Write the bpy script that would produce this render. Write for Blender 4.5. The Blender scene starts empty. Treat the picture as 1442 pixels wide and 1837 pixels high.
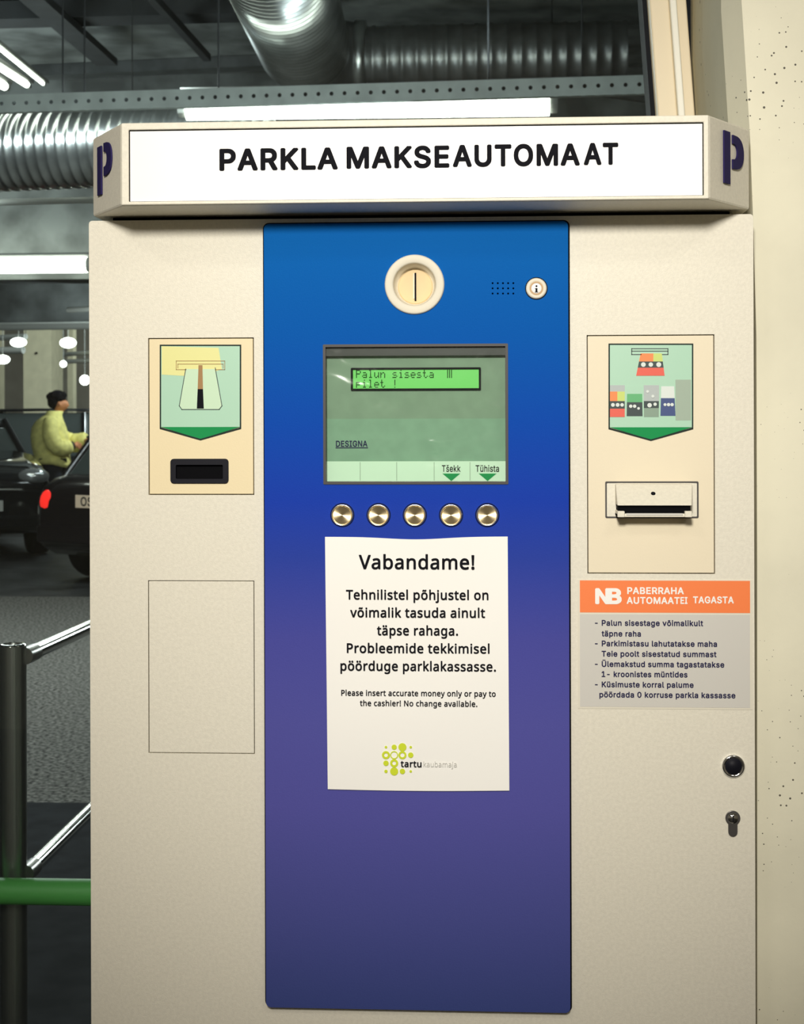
import bpy, bmesh, math, random
from mathutils import Vector, Matrix
random.seed(7)
PI = math.pi
scene = bpy.context.scene
COL = scene.collection

# ------------------------------------------------------------------ camera
FPX, AX, AY = 2700.0, 721.0, 745.0            # focal length and optical axis, in photo pixels
YAW, ROLL = math.radians(3.18), -0.003
EYE = Vector((0.075, -1.742, 1.5))
FWD = Vector((-math.sin(YAW), math.cos(YAW), 0))
R0, U0 = Vector((math.cos(YAW), math.sin(YAW), 0)), Vector((0, 0, 1))
RT = R0 * math.cos(ROLL) + U0 * math.sin(ROLL)
UP = U0 * math.cos(ROLL) - R0 * math.sin(ROLL)
cam_d = bpy.data.cameras.new('camera')
cam = bpy.data.objects.new('camera', cam_d); COL.objects.link(cam)
m3 = Matrix((RT, UP, -FWD)).transposed()
cam.matrix_world = Matrix.Translation(EYE) @ m3.to_4x4()
cam_d.sensor_fit = 'HORIZONTAL'; cam_d.sensor_width = 36.0
cam_d.lens = 36.0 * FPX / 1442.0
cam_d.shift_y = -(918.5 - AY) / 1442.0
cam_d.clip_start = 0.05; cam_d.clip_end = 200
cam_d.dof.use_dof = True; cam_d.dof.focus_distance = 1.74; cam_d.dof.aperture_fstop = 26
scene.camera = cam

# ------------------------------------------------------------------ world, exposure, lamps of the lobby
w = bpy.data.worlds.new('world'); scene.world = w; w.use_nodes = True
w.node_tree.nodes['Background'].inputs[0].default_value = (0.6, 0.75, 0.8, 1)
w.node_tree.nodes['Background'].inputs[1].default_value = 0.02
vs = scene.view_settings
scene.display_settings.display_device = 'sRGB'
vs.view_transform = 'Standard'; vs.look = 'None'; vs.gamma = 1.0; vs.use_curve_mapping = False
vs.exposure = 0.0
SPOT_W, SPOT_LOC, SPOT_AIM = 255.0, Vector((-0.06, -2.35, 2.28)), Vector((0.03, 0.0, 1.58))
CEIL_W, GAR_W = 12.0, 60.0


def lamp(name, kind, loc, aim, watts, col, **kw):
    d = bpy.data.lights.new(name, kind); d.energy = watts; d.color = col
    for k, v in kw.items(): setattr(d, k, v)
    o = bpy.data.objects.new(name, d); COL.objects.link(o); o.location = loc
    o.rotation_euler = (Vector(aim) - Vector(loc)).to_track_quat('-Z', 'Y').to_euler()
    return o


lamp('lobby_spot_light', 'SPOT', SPOT_LOC, SPOT_AIM, SPOT_W, (1.0, 0.955, 0.87), spot_size=math.radians(46.3), spot_blend=1.0, shadow_soft_size=0.16)
for lx, ly in ((-1.2, -2.6), (1.2, -2.6), (0.0, -3.6)):
    lamp('lobby_ceiling_light', 'AREA', (lx, ly, 3.36), (lx, ly, 0), CEIL_W, (1.0, 0.94, 0.84), shape='RECTANGLE', size=0.6, size_y=0.6)


# ------------------------------------------------------------------ pixel rays to places in the room
def ray(px, py):
    return FWD + RT * ((px - AX) / FPX) + UP * ((AY - py) / FPX)


def at(px, py, y=0.0):
    d = ray(px, py); return EYE + d * ((y - EYE.y) / d.y)


def at_z(px, py, z):
    d = ray(px, py); return EYE + d * ((z - EYE.z) / d.z)


def span(px0, py0, px1, py1, y=0.0):                     # upright rectangle: x0, x1, z0, z1
    mx, my = (px0 + px1) / 2, (py0 + py1) / 2
    return (at(px0, my, y).x, at(px1, my, y).x, at(mx, py1, y).z, at(mx, py0, y).z)


# ------------------------------------------------------------------ materials
def mat(name, col, rough=0.5, metal=0.0, bump=0.0, bscale=300.0, emit=0.0, ecol=None, spec=0.5, speck=0.0, sscale=200.0, coat=0.0, aniso=0.0):
    m = bpy.data.materials.new(name); m.use_nodes = True
    nt = m.node_tree; b = nt.nodes['Principled BSDF']
    b.inputs['Base Color'].default_value = (*col, 1); b.inputs['Roughness'].default_value = rough
    b.inputs['Metallic'].default_value = metal; b.inputs['Specular IOR Level'].default_value = spec
    b.inputs['Coat Weight'].default_value = coat; b.inputs['Anisotropic'].default_value = aniso
    if emit:
        b.inputs['Emission Color'].default_value = (*(ecol or col), 1); b.inputs['Emission Strength'].default_value = emit
    if bump or speck:
        tc = nt.nodes.new('ShaderNodeTexCoord')
    if speck:
        n = nt.nodes.new('ShaderNodeTexNoise'); n.inputs['Scale'].default_value = sscale; n.inputs['Detail'].default_value = 4
        r = nt.nodes.new('ShaderNodeMapRange'); r.inputs[1].default_value = .36; r.inputs[2].default_value = .64
        r.inputs[3].default_value = 1 - speck; r.inputs[4].default_value = 1 + speck
        mx = nt.nodes.new('ShaderNodeVectorMath'); mx.operation = 'SCALE'; mx.inputs[0].default_value = col
        nt.links.new(tc.outputs['Object'], n.inputs['Vector']); nt.links.new(n.outputs[0], r.inputs[0])
        nt.links.new(r.outputs[0], mx.inputs['Scale']); nt.links.new(mx.outputs[0], b.inputs['Base Color'])
    if bump:
        n2 = nt.nodes.new('ShaderNodeTexNoise'); n2.inputs['Scale'].default_value = bscale; n2.inputs['Detail'].default_value = 3
        bn = nt.nodes.new('ShaderNodeBump'); bn.inputs['Strength'].default_value = bump; bn.inputs['Distance'].default_value = 0.001
        nt.links.new(tc.outputs['Object'], n2.inputs['Vector']); nt.links.new(n2.outputs[0], bn.inputs['Height'])
        nt.links.new(bn.outputs[0], b.inputs['Normal'])
    return m


def glass(name, tint=(1, 1, 1), f0=0.05, wavy=0.0, rough=0.0):
    m = bpy.data.materials.new(name); m.use_nodes = True; nt = m.node_tree
    nt.nodes.remove(nt.nodes['Principled BSDF']); out = nt.nodes['Material Output']
    t = nt.nodes.new('ShaderNodeBsdfTransparent'); t.inputs[0].default_value = (*tint, 1)
    g = nt.nodes.new('ShaderNodeBsdfGlossy'); g.inputs['Roughness'].default_value = rough
    lw = nt.nodes.new('ShaderNodeFresnel'); lw.inputs[0].default_value = (1 + math.sqrt(f0)) / (1 - math.sqrt(f0))
    mx = nt.nodes.new('ShaderNodeMixShader')
    nt.links.new(lw.outputs[0], mx.inputs[0]); nt.links.new(t.outputs[0], mx.inputs[1]); nt.links.new(g.outputs[0], mx.inputs[2])
    nt.links.new(mx.outputs[0], out.inputs[0])
    if wavy:
        tc = nt.nodes.new('ShaderNodeTexCoord'); n = nt.nodes.new('ShaderNodeTexNoise')
        n.inputs['Scale'].default_value = 14; n.inputs['Detail'].default_value = 2; n.inputs['Distortion'].default_value = 1.5
        bn = nt.nodes.new('ShaderNodeBump'); bn.inputs['Strength'].default_value = wavy; bn.inputs['Distance'].default_value = .01
        nt.links.new(tc.outputs['Object'], n.inputs['Vector']); nt.links.new(n.outputs[0], bn.inputs['Height'])
        nt.links.new(bn.outputs[0], g.inputs['Normal'])
    return m


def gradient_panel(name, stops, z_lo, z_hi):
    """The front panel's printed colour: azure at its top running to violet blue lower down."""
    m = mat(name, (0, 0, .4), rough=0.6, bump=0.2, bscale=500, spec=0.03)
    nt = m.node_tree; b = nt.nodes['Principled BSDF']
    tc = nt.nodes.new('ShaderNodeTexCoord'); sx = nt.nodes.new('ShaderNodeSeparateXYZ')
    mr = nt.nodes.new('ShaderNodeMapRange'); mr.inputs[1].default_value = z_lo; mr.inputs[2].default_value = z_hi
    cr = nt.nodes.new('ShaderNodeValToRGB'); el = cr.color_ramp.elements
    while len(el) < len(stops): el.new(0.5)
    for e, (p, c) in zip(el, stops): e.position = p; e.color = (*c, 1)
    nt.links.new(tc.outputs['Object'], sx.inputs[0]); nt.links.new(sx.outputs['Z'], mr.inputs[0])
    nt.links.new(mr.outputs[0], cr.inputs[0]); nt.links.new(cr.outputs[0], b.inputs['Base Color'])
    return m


def pitted(name, col, scale=64.0, thr=0.038, patch=(0, 0, 0)):
    """Painted concrete with small dark air holes and faint blotches."""
    m = mat(name, col, rough=0.75, bump=0.25, bscale=120, speck=0.05, sscale=6)
    nt = m.node_tree; b = nt.nodes['Principled BSDF']
    src = b.inputs['Base Color'].links[0].from_socket
    tc = nt.nodes.new('ShaderNodeTexCoord'); v = nt.nodes.new('ShaderNodeTexVoronoi'); v.voronoi_dimensions = '2D'; v.inputs['Scale'].default_value = scale
    sp = nt.nodes.new('ShaderNodeSeparateXYZ'); ad = nt.nodes.new('ShaderNodeMath'); cb = nt.nodes.new('ShaderNodeCombineXYZ')
    nt.links.new(tc.outputs['Object'], sp.inputs[0]); nt.links.new(sp.outputs[0], ad.inputs[0]); nt.links.new(sp.outputs[1], ad.inputs[1])
    nt.links.new(ad.outputs[0], cb.inputs[0]); nt.links.new(sp.outputs[2], cb.inputs[1])
    rn = nt.nodes.new('ShaderNodeTexNoise'); rn.inputs['Scale'].default_value = 9
    th = nt.nodes.new('ShaderNodeMapRange'); th.inputs[1].default_value = .46; th.inputs[2].default_value = .78
    th.inputs[3].default_value = 0.0; th.inputs[4].default_value = thr * 3.0
    lt = nt.nodes.new('ShaderNodeMath'); lt.operation = 'LESS_THAN'
    mx = nt.nodes.new('ShaderNodeMix'); mx.data_type = 'RGBA'; mx.inputs[7].default_value = (.10, .09, .07, 1)
    nt.links.new(cb.outputs[0], v.inputs['Vector']); nt.links.new(tc.outputs['Object'], rn.inputs['Vector'])
    nt.links.new(rn.outputs[0], th.inputs[0]); nt.links.new(v.outputs['Distance'], lt.inputs[0]); nt.links.new(th.outputs[0], lt.inputs[1])
    nt.links.new(lt.outputs[0], mx.inputs[0]); nt.links.new(src, mx.inputs[6]); nt.links.new(mx.outputs[2], b.inputs['Base Color'])
    return m


def radial_metal(name, col):
    """Metal turned on a lathe: fine circular grain that spreads reflections into wedges."""
    m = mat(name, col, .30, 1.0, aniso=.9); nt = m.node_tree; b = nt.nodes['Principled BSDF']
    tg = nt.nodes.new('ShaderNodeTangent'); tg.direction_type = 'RADIAL'; tg.axis = 'Y'
    nt.links.new(tg.outputs[0], b.inputs['Tangent'])
    return m


M = {
    'cream': mat('cream_paint', (.765, .725, .61), .45, bump=.25, bscale=700, speck=.035, sscale=260, spec=.3),
    'cream_side': mat('cream_side_paint', (.78, .715, .57), .5, bump=.2, bscale=700),
    'reader': mat('reader_plate_paint', (.82, .70, .45), .5, bump=.1, bscale=600, spec=.25),
    'note_plate': mat('note_plate_paint', (.81, .72, .54), .5, bump=.1, bscale=600, spec=.25),
    'hollow': mat('dark_hollow', (.008, .008, .009), .8, spec=.05),
    'sign_white': mat('sign_white', (.90, .885, .85), .35),
    'ink': mat('black_ink', (.008, .008, .011), .8, spec=.08),
    'navy_ink': mat('navy_ink', (.022, .022, .07), .8, spec=.08),
    'emblem': mat('emblem_indigo', (.024, .018, .085), .7, spec=.1),
    'white_ink': mat('white_ink', (.92, .90, .86), .5),
    'paper': mat('paper', (.93, .915, .87), .8),
    'lime': mat('lime_ink', (.62, .72, .02), .7),
    'lime_pale': mat('pale_lime_ink', (.72, .78, .25), .7),
    'grey_ink': mat('grey_ink', (.58, .57, .53), .7),
    'orange': mat('orange_band', (.93, .22, .055), .5),
    'sticker': mat('sticker_grey', (.62, .60, .55), .45),
    'sticker_edge': mat('sticker_margin', (.74, .70, .58), .45),
    'coin_rim': mat('coin_slot_plastic', (.77, .72, .59), .6, spec=.15),
    'coin_disc': mat('coin_disc_plastic', (.73, .57, .34), .6, spec=.12),
    'tan': mat('tan_ring', (.50, .30, .12), .5),
    'brass': radial_metal('turned_metal', (.93, .76, .47)),
    'brass_rim': mat('turned_metal_rim', (.95, .84, .62), .22, 1.0),
    'steel': mat('steel', (.62, .62, .62), .22, 1.0),
    'lock_steel': mat('lock_steel', (.22, .21, .205), .35, .9),
    'chrome': mat('chrome', (.85, .86, .87), .11, 1.0),
    'dark_steel': mat('dark_steel', (.30, .30, .295), .30, 0.9),
    'black_plastic': mat('black_plastic', (.008, .008, .013), .5, spec=.15),
    'slot_inner': mat('slot_inner', (.004, .004, .005), .8, spec=.05),
    'bezel': mat('grey_bezel', (.075, .07, .068), .45, spec=.2),
    'screen_card': mat('screen_card', (.20, .29, .205), .5, speck=.05, sscale=60, spec=.2),
    'screen_card_low': mat('screen_card_lower', (.205, .345, .24), .5, speck=.05, sscale=60, spec=.2),
    'screen_shade': mat('recess_shade', (.02, .02, .02), .35, spec=.3),
    'legend': mat('legend_strip', (.62, .80, .63), .5, spec=.2),
    'divider': mat('legend_divider', (.30, .40, .30), .5),
    'lcd': mat('lcd_green', (.10, .45, .08), .3, emit=.22, ecol=(.12, .75, .06)),
    'lcd_ink': mat('lcd_ink', (.015, .06, .015), .8, spec=.05),
    'green': mat('arrow_green', (.008, .27, .075), .6, spec=.15),
    'picto': mat('pictogram_green', (.42, .66, .50), .3),
    'picto_yellow': mat('pictogram_yellow', (.78, .76, .32), .3),
    'ticket': mat('ticket_print', (.55, .74, .52), .4),
    'brown': mat('brown_stripe', (.34, .18, .05), .5),
    'frame_cream': mat('frame_cream_paint', (.80, .69, .49), .45),
    'frame_white': mat('frame_white_strip', (.90, .88, .78), .45),
    'gasket': mat('black_gasket', (.010, .011, .014), .7, spec=.1),
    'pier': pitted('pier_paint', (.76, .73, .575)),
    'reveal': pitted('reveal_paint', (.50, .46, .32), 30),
    'concrete': mat('dark_concrete', (.20, .215, .21), .85, bump=.5, bscale=12, speck=.45, sscale=2.2),
    'asphalt': mat('asphalt', (.15, .142, .128), .9, bump=1.0, bscale=80, speck=.8, sscale=50, spec=.2),
    'asphalt_dark': mat('dark_near_floor', (.020, .021, .024), .85, bump=.4, bscale=30, speck=.3, sscale=9, spec=.12),  # darker tone for the floor nearest the glass
    'asphalt_far': mat('far_dark_asphalt', (.045, .046, .047), .55, bump=.6, bscale=40, speck=.5, sscale=3),  # darker tone for the floor past the lighter asphalt
    'frame_line': mat('picture_line', (.02, .035, .03), .6, spec=.1),
    'back_wall': mat('back_wall_paint', (.34, .30, .235), .85, speck=.12, sscale=1.5),
    'column': mat('column_paint', (.62, .56, .38), .8, speck=.06, sscale=6),
    'galv': mat('galvanised_duct', (.40, .42, .42), .28, 0.95, speck=.2, sscale=5),
    'galv_dark': mat('dull_duct', (.20, .21, .215), .36, 0.85, speck=.2, sscale=5),
    'tray': mat('tray_zinc', (.70, .76, .72), .6, 0.0, speck=.1, sscale=8),
    'pipe': mat('pipe_paint', (.62, .63, .58), .45, 0.1),
    'beam': mat('beam_dark', (.035, .038, .042), .7, speck=.2, sscale=6),
    'tube': mat('lamp_tube', (.95, 1, .92), .5, emit=9.0, ecol=(.95, 1.0, .88)),
    'globe': mat('lamp_globe', (.95, 1, .92), .5, emit=7.0, ecol=(.95, 1.0, .92)),
    'lamp_body': mat('lamp_body', (.30, .31, .29), .5),
    'green_rail': mat('green_rail_paint', (.09, .36, .08), .42),
    'car': mat('black_car_paint', (.012, .013, .016), .14, 0.2, coat=1.0),
    'car_wine': mat('dark_car_paint', (.016, .012, .014), .2, 0.2, coat=.8),
    'car_glass': mat('car_glass', (.075, .09, .088), .06, 0.0, spec=.8),
    'rubber': mat('rubber', (.012, .012, .012), .8),
    'tail': mat('tail_lamp_red', (.85, .02, .02), .25, emit=.9, ecol=(1, .03, .02)),
    'headlamp': mat('headlamp', (.75, .77, .78), .1, .7),
    'plate_white': mat('number_plate', (.62, .61, .57), .4),
    'plate_lit': mat('lit_number_plate', (.80, .62, .45), .4, emit=.12),  # orange light on the plate put into its colour and glow
    'skin': mat('skin', (.70, .28, .12), .55),
    'hair': mat('hair', (.008, .007, .009), .85, spec=.15),
    'jacket': mat('jacket_cloth', (.90, .81, .27), .85, bump=.8, bscale=22, speck=.12, sscale=14),
    'trousers': mat('trouser_cloth', (.012, .013, .02), .85),
    'lobby_wall': mat('lobby_wall_paint', (.55, .50, .42), .8),
    'lobby_floor': mat('lobby_floor_tile', (.06, .055, .05), .5),
    'lobby_ceiling': mat('lobby_ceiling_paint', (.62, .60, .55), .8),
    'pane': glass('window_glass', (.97, 1.0, .985), .03),
    'film': glass('display_film', (.97, 1.0, .98), .04, wavy=.28, rough=.09),
    'cover': glass('clear_cover', (1, 1, 1), .03),
    'note_red': mat('note_red', (.75, .10, .06), .5), 'note_orange': mat('note_orange', (.85, .24, .06), .5),
    'note_lime': mat('note_lime', (.55, .66, .16), .5), 'note_green': mat('note_green', (.10, .42, .16), .5),
    'note_dark': mat('note_dark', (.02, .04, .04), .5), 'note_grey': mat('note_grey', (.42, .47, .46), .5),
    'note_sage': mat('note_sage', (.22, .32, .24), .5), 'note_blue': mat('note_blue', (.03, .06, .20), .5),
    'note_pale': mat('note_pale', (.68, .74, .70), .5), 'box_grey': mat('box_grey', (.33, .42, .33), .5),
}


# ------------------------------------------------------------------ mesh helpers
class MB:
    """Collects shapes that belong to one part and links them as one mesh object."""
    def __init__(s): s.bm = bmesh.new()

    def face(s, pts):
        vs_ = [s.bm.verts.new(p) for p in pts]
        try: return s.bm.faces.new(vs_)
        except ValueError: return None

    def cap(s, row, flip=False):
        """End cap on vertices of its own, so the wall next to it stays smoothly round."""
        s.bm.faces.new([s.bm.verts.new(v.co) for v in (reversed(row) if flip else row)])

    def box(s, x0, x1, y0, y1, z0, z1, mtx=None):
        v = [s.bm.verts.new((x, y, z)) for x in (x0, x1) for y in (y0, y1) for z in (z0, z1)]
        for f in ((0, 1, 3, 2), (4, 6, 7, 5), (0, 4, 5, 1), (2, 3, 7, 6), (0, 2, 6, 4), (1, 5, 7, 3)):
            s.bm.faces.new([v[i] for i in f])
        if mtx is not None:
            for q in v: q.co = mtx @ q.co
        return s

    def plate(s, outer, holes, y0, y1):
        """Flat plate in the xz plane, front at y0, back at y1; outer and holes are lists of (x, z)."""
        front, loops, edges = [], [], []
        for lp in [outer] + list(holes):
            vs_ = [s.bm.verts.new((x, y0, z)) for x, z in lp]
            loops.append(vs_)
            for a, b in zip(vs_, vs_[1:] + vs_[:1]): edges.append(s.bm.edges.new((a, b)))
        r = bmesh.ops.triangle_fill(s.bm, use_beauty=True, use_dissolve=False, edges=edges, normal=(0, -1, 0))
        front = [g for g in r['geom'] if isinstance(g, bmesh.types.BMFace)]
        back = {}
        for lp in loops:
            for v in lp: back[v] = s.bm.verts.new((v.co.x, y1, v.co.z))
        for f in front: s.bm.faces.new([back[v] for v in reversed(f.verts)])
        for lp in loops:
            for a, b in zip(lp, lp[1:] + lp[:1]): s.bm.faces.new((a, b, back[b], back[a]))
        return s

    def ring(s, centre, axis, prof, n=48, cap0=True, cap1=True):
        """Lathe: prof is a list of (distance along axis, radius)."""
        ax = Vector(axis).normalized(); c = Vector(centre)
        t = ax.orthogonal().normalized(); b = ax.cross(t)
        rows = []
        for d, r in prof:
            if r < 1e-7: rows.append([s.bm.verts.new(c + ax * d)])
            else: rows.append([s.bm.verts.new(c + ax * d + (t * math.cos(2 * PI * i / n) + b * math.sin(2 * PI * i / n)) * r) for i in range(n)])
        for A, B in zip(rows, rows[1:]):
            for i in range(n):
                j = (i + 1) % n
                if len(A) == 1 and len(B) == 1: continue
                if len(A) == 1: s.bm.faces.new((A[0], B[i], B[j]))
                elif len(B) == 1: s.bm.faces.new((A[i], B[0], A[j]))
                else: s.bm.faces.new((A[i], B[i], B[j], A[j]))
        if cap0 and len(rows[0]) > 1: s.cap(rows[0])
        if cap1 and len(rows[-1]) > 1: s.cap(rows[-1])
        return s

    def tube(s, pts, r, n=16, caps=True):
        """Swept tube through pts; r is one radius or one per point."""
        pts = [Vector(p) for p in pts]; rr = r if isinstance(r, (list, tuple)) else [r] * len(pts)
        rows = []; t = None
        for i, p in enumerate(pts):
            d = ((pts[min(i + 1, len(pts) - 1)] - pts[max(i - 1, 0)])).normalized()
            if t is None: t = d.orthogonal().normalized()
            else: t = (t - d * t.dot(d)).normalized()
            b = d.cross(t)
            rows.append([s.bm.verts.new(p + (t * math.cos(2 * PI * k / n) + b * math.sin(2 * PI * k / n)) * rr[i]) for k in range(n)])
        for A, B in zip(rows, rows[1:]):
            for k in range(n): s.bm.faces.new((A[k], A[(k + 1) % n], B[(k + 1) % n], B[k]))
        if caps: s.cap(rows[0], True); s.cap(rows[-1])
        return s

    def loft(s, rings, cap=True):
        rows = [[s.bm.verts.new(p) for p in r] for r in rings]
        for A, B in zip(rows, rows[1:]):
            n = len(A)
            for k in range(n): s.bm.faces.new((A[k], A[(k + 1) % n], B[(k + 1) % n], B[k]))
        if cap: s.bm.faces.new(list(reversed(rows[0]))); s.bm.faces.new(rows[-1])
        return s

    def ball(s, c, rx, ry, rz, n=16):
        m = Matrix.Translation(Vector(c)) @ Matrix.Diagonal((rx, ry, rz, 1))
        bmesh.ops.create_uvsphere(s.bm, u_segments=n, v_segments=max(6, n // 2), radius=1, matrix=m)
        return s

    def mesh(s, me):
        s.bm.from_mesh(me); return s

    def build(s, name, material, parent=None, smooth=False, bevel=0.0, segs=2, local=False):
        bmesh.ops.recalc_face_normals(s.bm, faces=s.bm.faces[:])
        if parent is not None and not local:
            root = parent
            while root.parent is not None: root = root.parent
            off = Matrix.Translation(-root.location)
            s.bm.transform(off)
        me = bpy.data.meshes.new(name); s.bm.to_mesh(me); s.bm.free()
        me.materials.append(M[material] if isinstance(material, str) else material)
        if smooth:
            for p in me.polygons: p.use_smooth = len(p.vertices) <= 4          # flat end caps keep tubes round
        o = bpy.data.objects.new(name, me); COL.objects.link(o)
        if parent is not None: o.parent = parent
        if bevel:
            b = o.modifiers.new('bevel', 'BEVEL'); b.width = bevel; b.segments = segs; b.limit_method = 'ANGLE'; b.angle_limit = math.radians(40)
        return o


def tag(o, label=None, cat=None, group=None, kind=None):
    for k, v in (('label', label), ('category', cat), ('group', group), ('kind', kind)):
        if v: o[k] = v
    return o


def empty(name, loc, label, cat, group=None):
    o = bpy.data.objects.new(name, None); COL.objects.link(o); o.location = loc; o.empty_display_size = .1
    return tag(o, label, cat, group)


def structure(o): return tag(o, kind='structure')


def rect(x0, x1, z0, z1, r=0.0, n=6):
    """Outline of a rectangle with rounded corners, (x, z) list."""
    if r <= 0: return [(x0, z0), (x1, z0), (x1, z1), (x0, z1)]
    out = []
    for cx, cz, a in ((x1 - r, z0 + r, -PI / 2), (x1 - r, z1 - r, 0), (x0 + r, z1 - r, PI / 2), (x0 + r, z0 + r, PI)):
        for i in range(n + 1):
            t = a + PI / 2 * i / n; out.append((cx + r * math.cos(t), cz + r * math.sin(t)))
    return out


def grow(sp, d): return (sp[0] - d, sp[1] + d, sp[2] - d, sp[3] + d)


def circ(cx, cz, r, n=40): return [(cx + r * math.cos(2 * PI * i / n), cz + r * math.sin(2 * PI * i / n)) for i in range(n)]


def poly(pix, y): return [(at(px, py, y).x, at(px, py, y).z) for px, py in pix]


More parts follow.
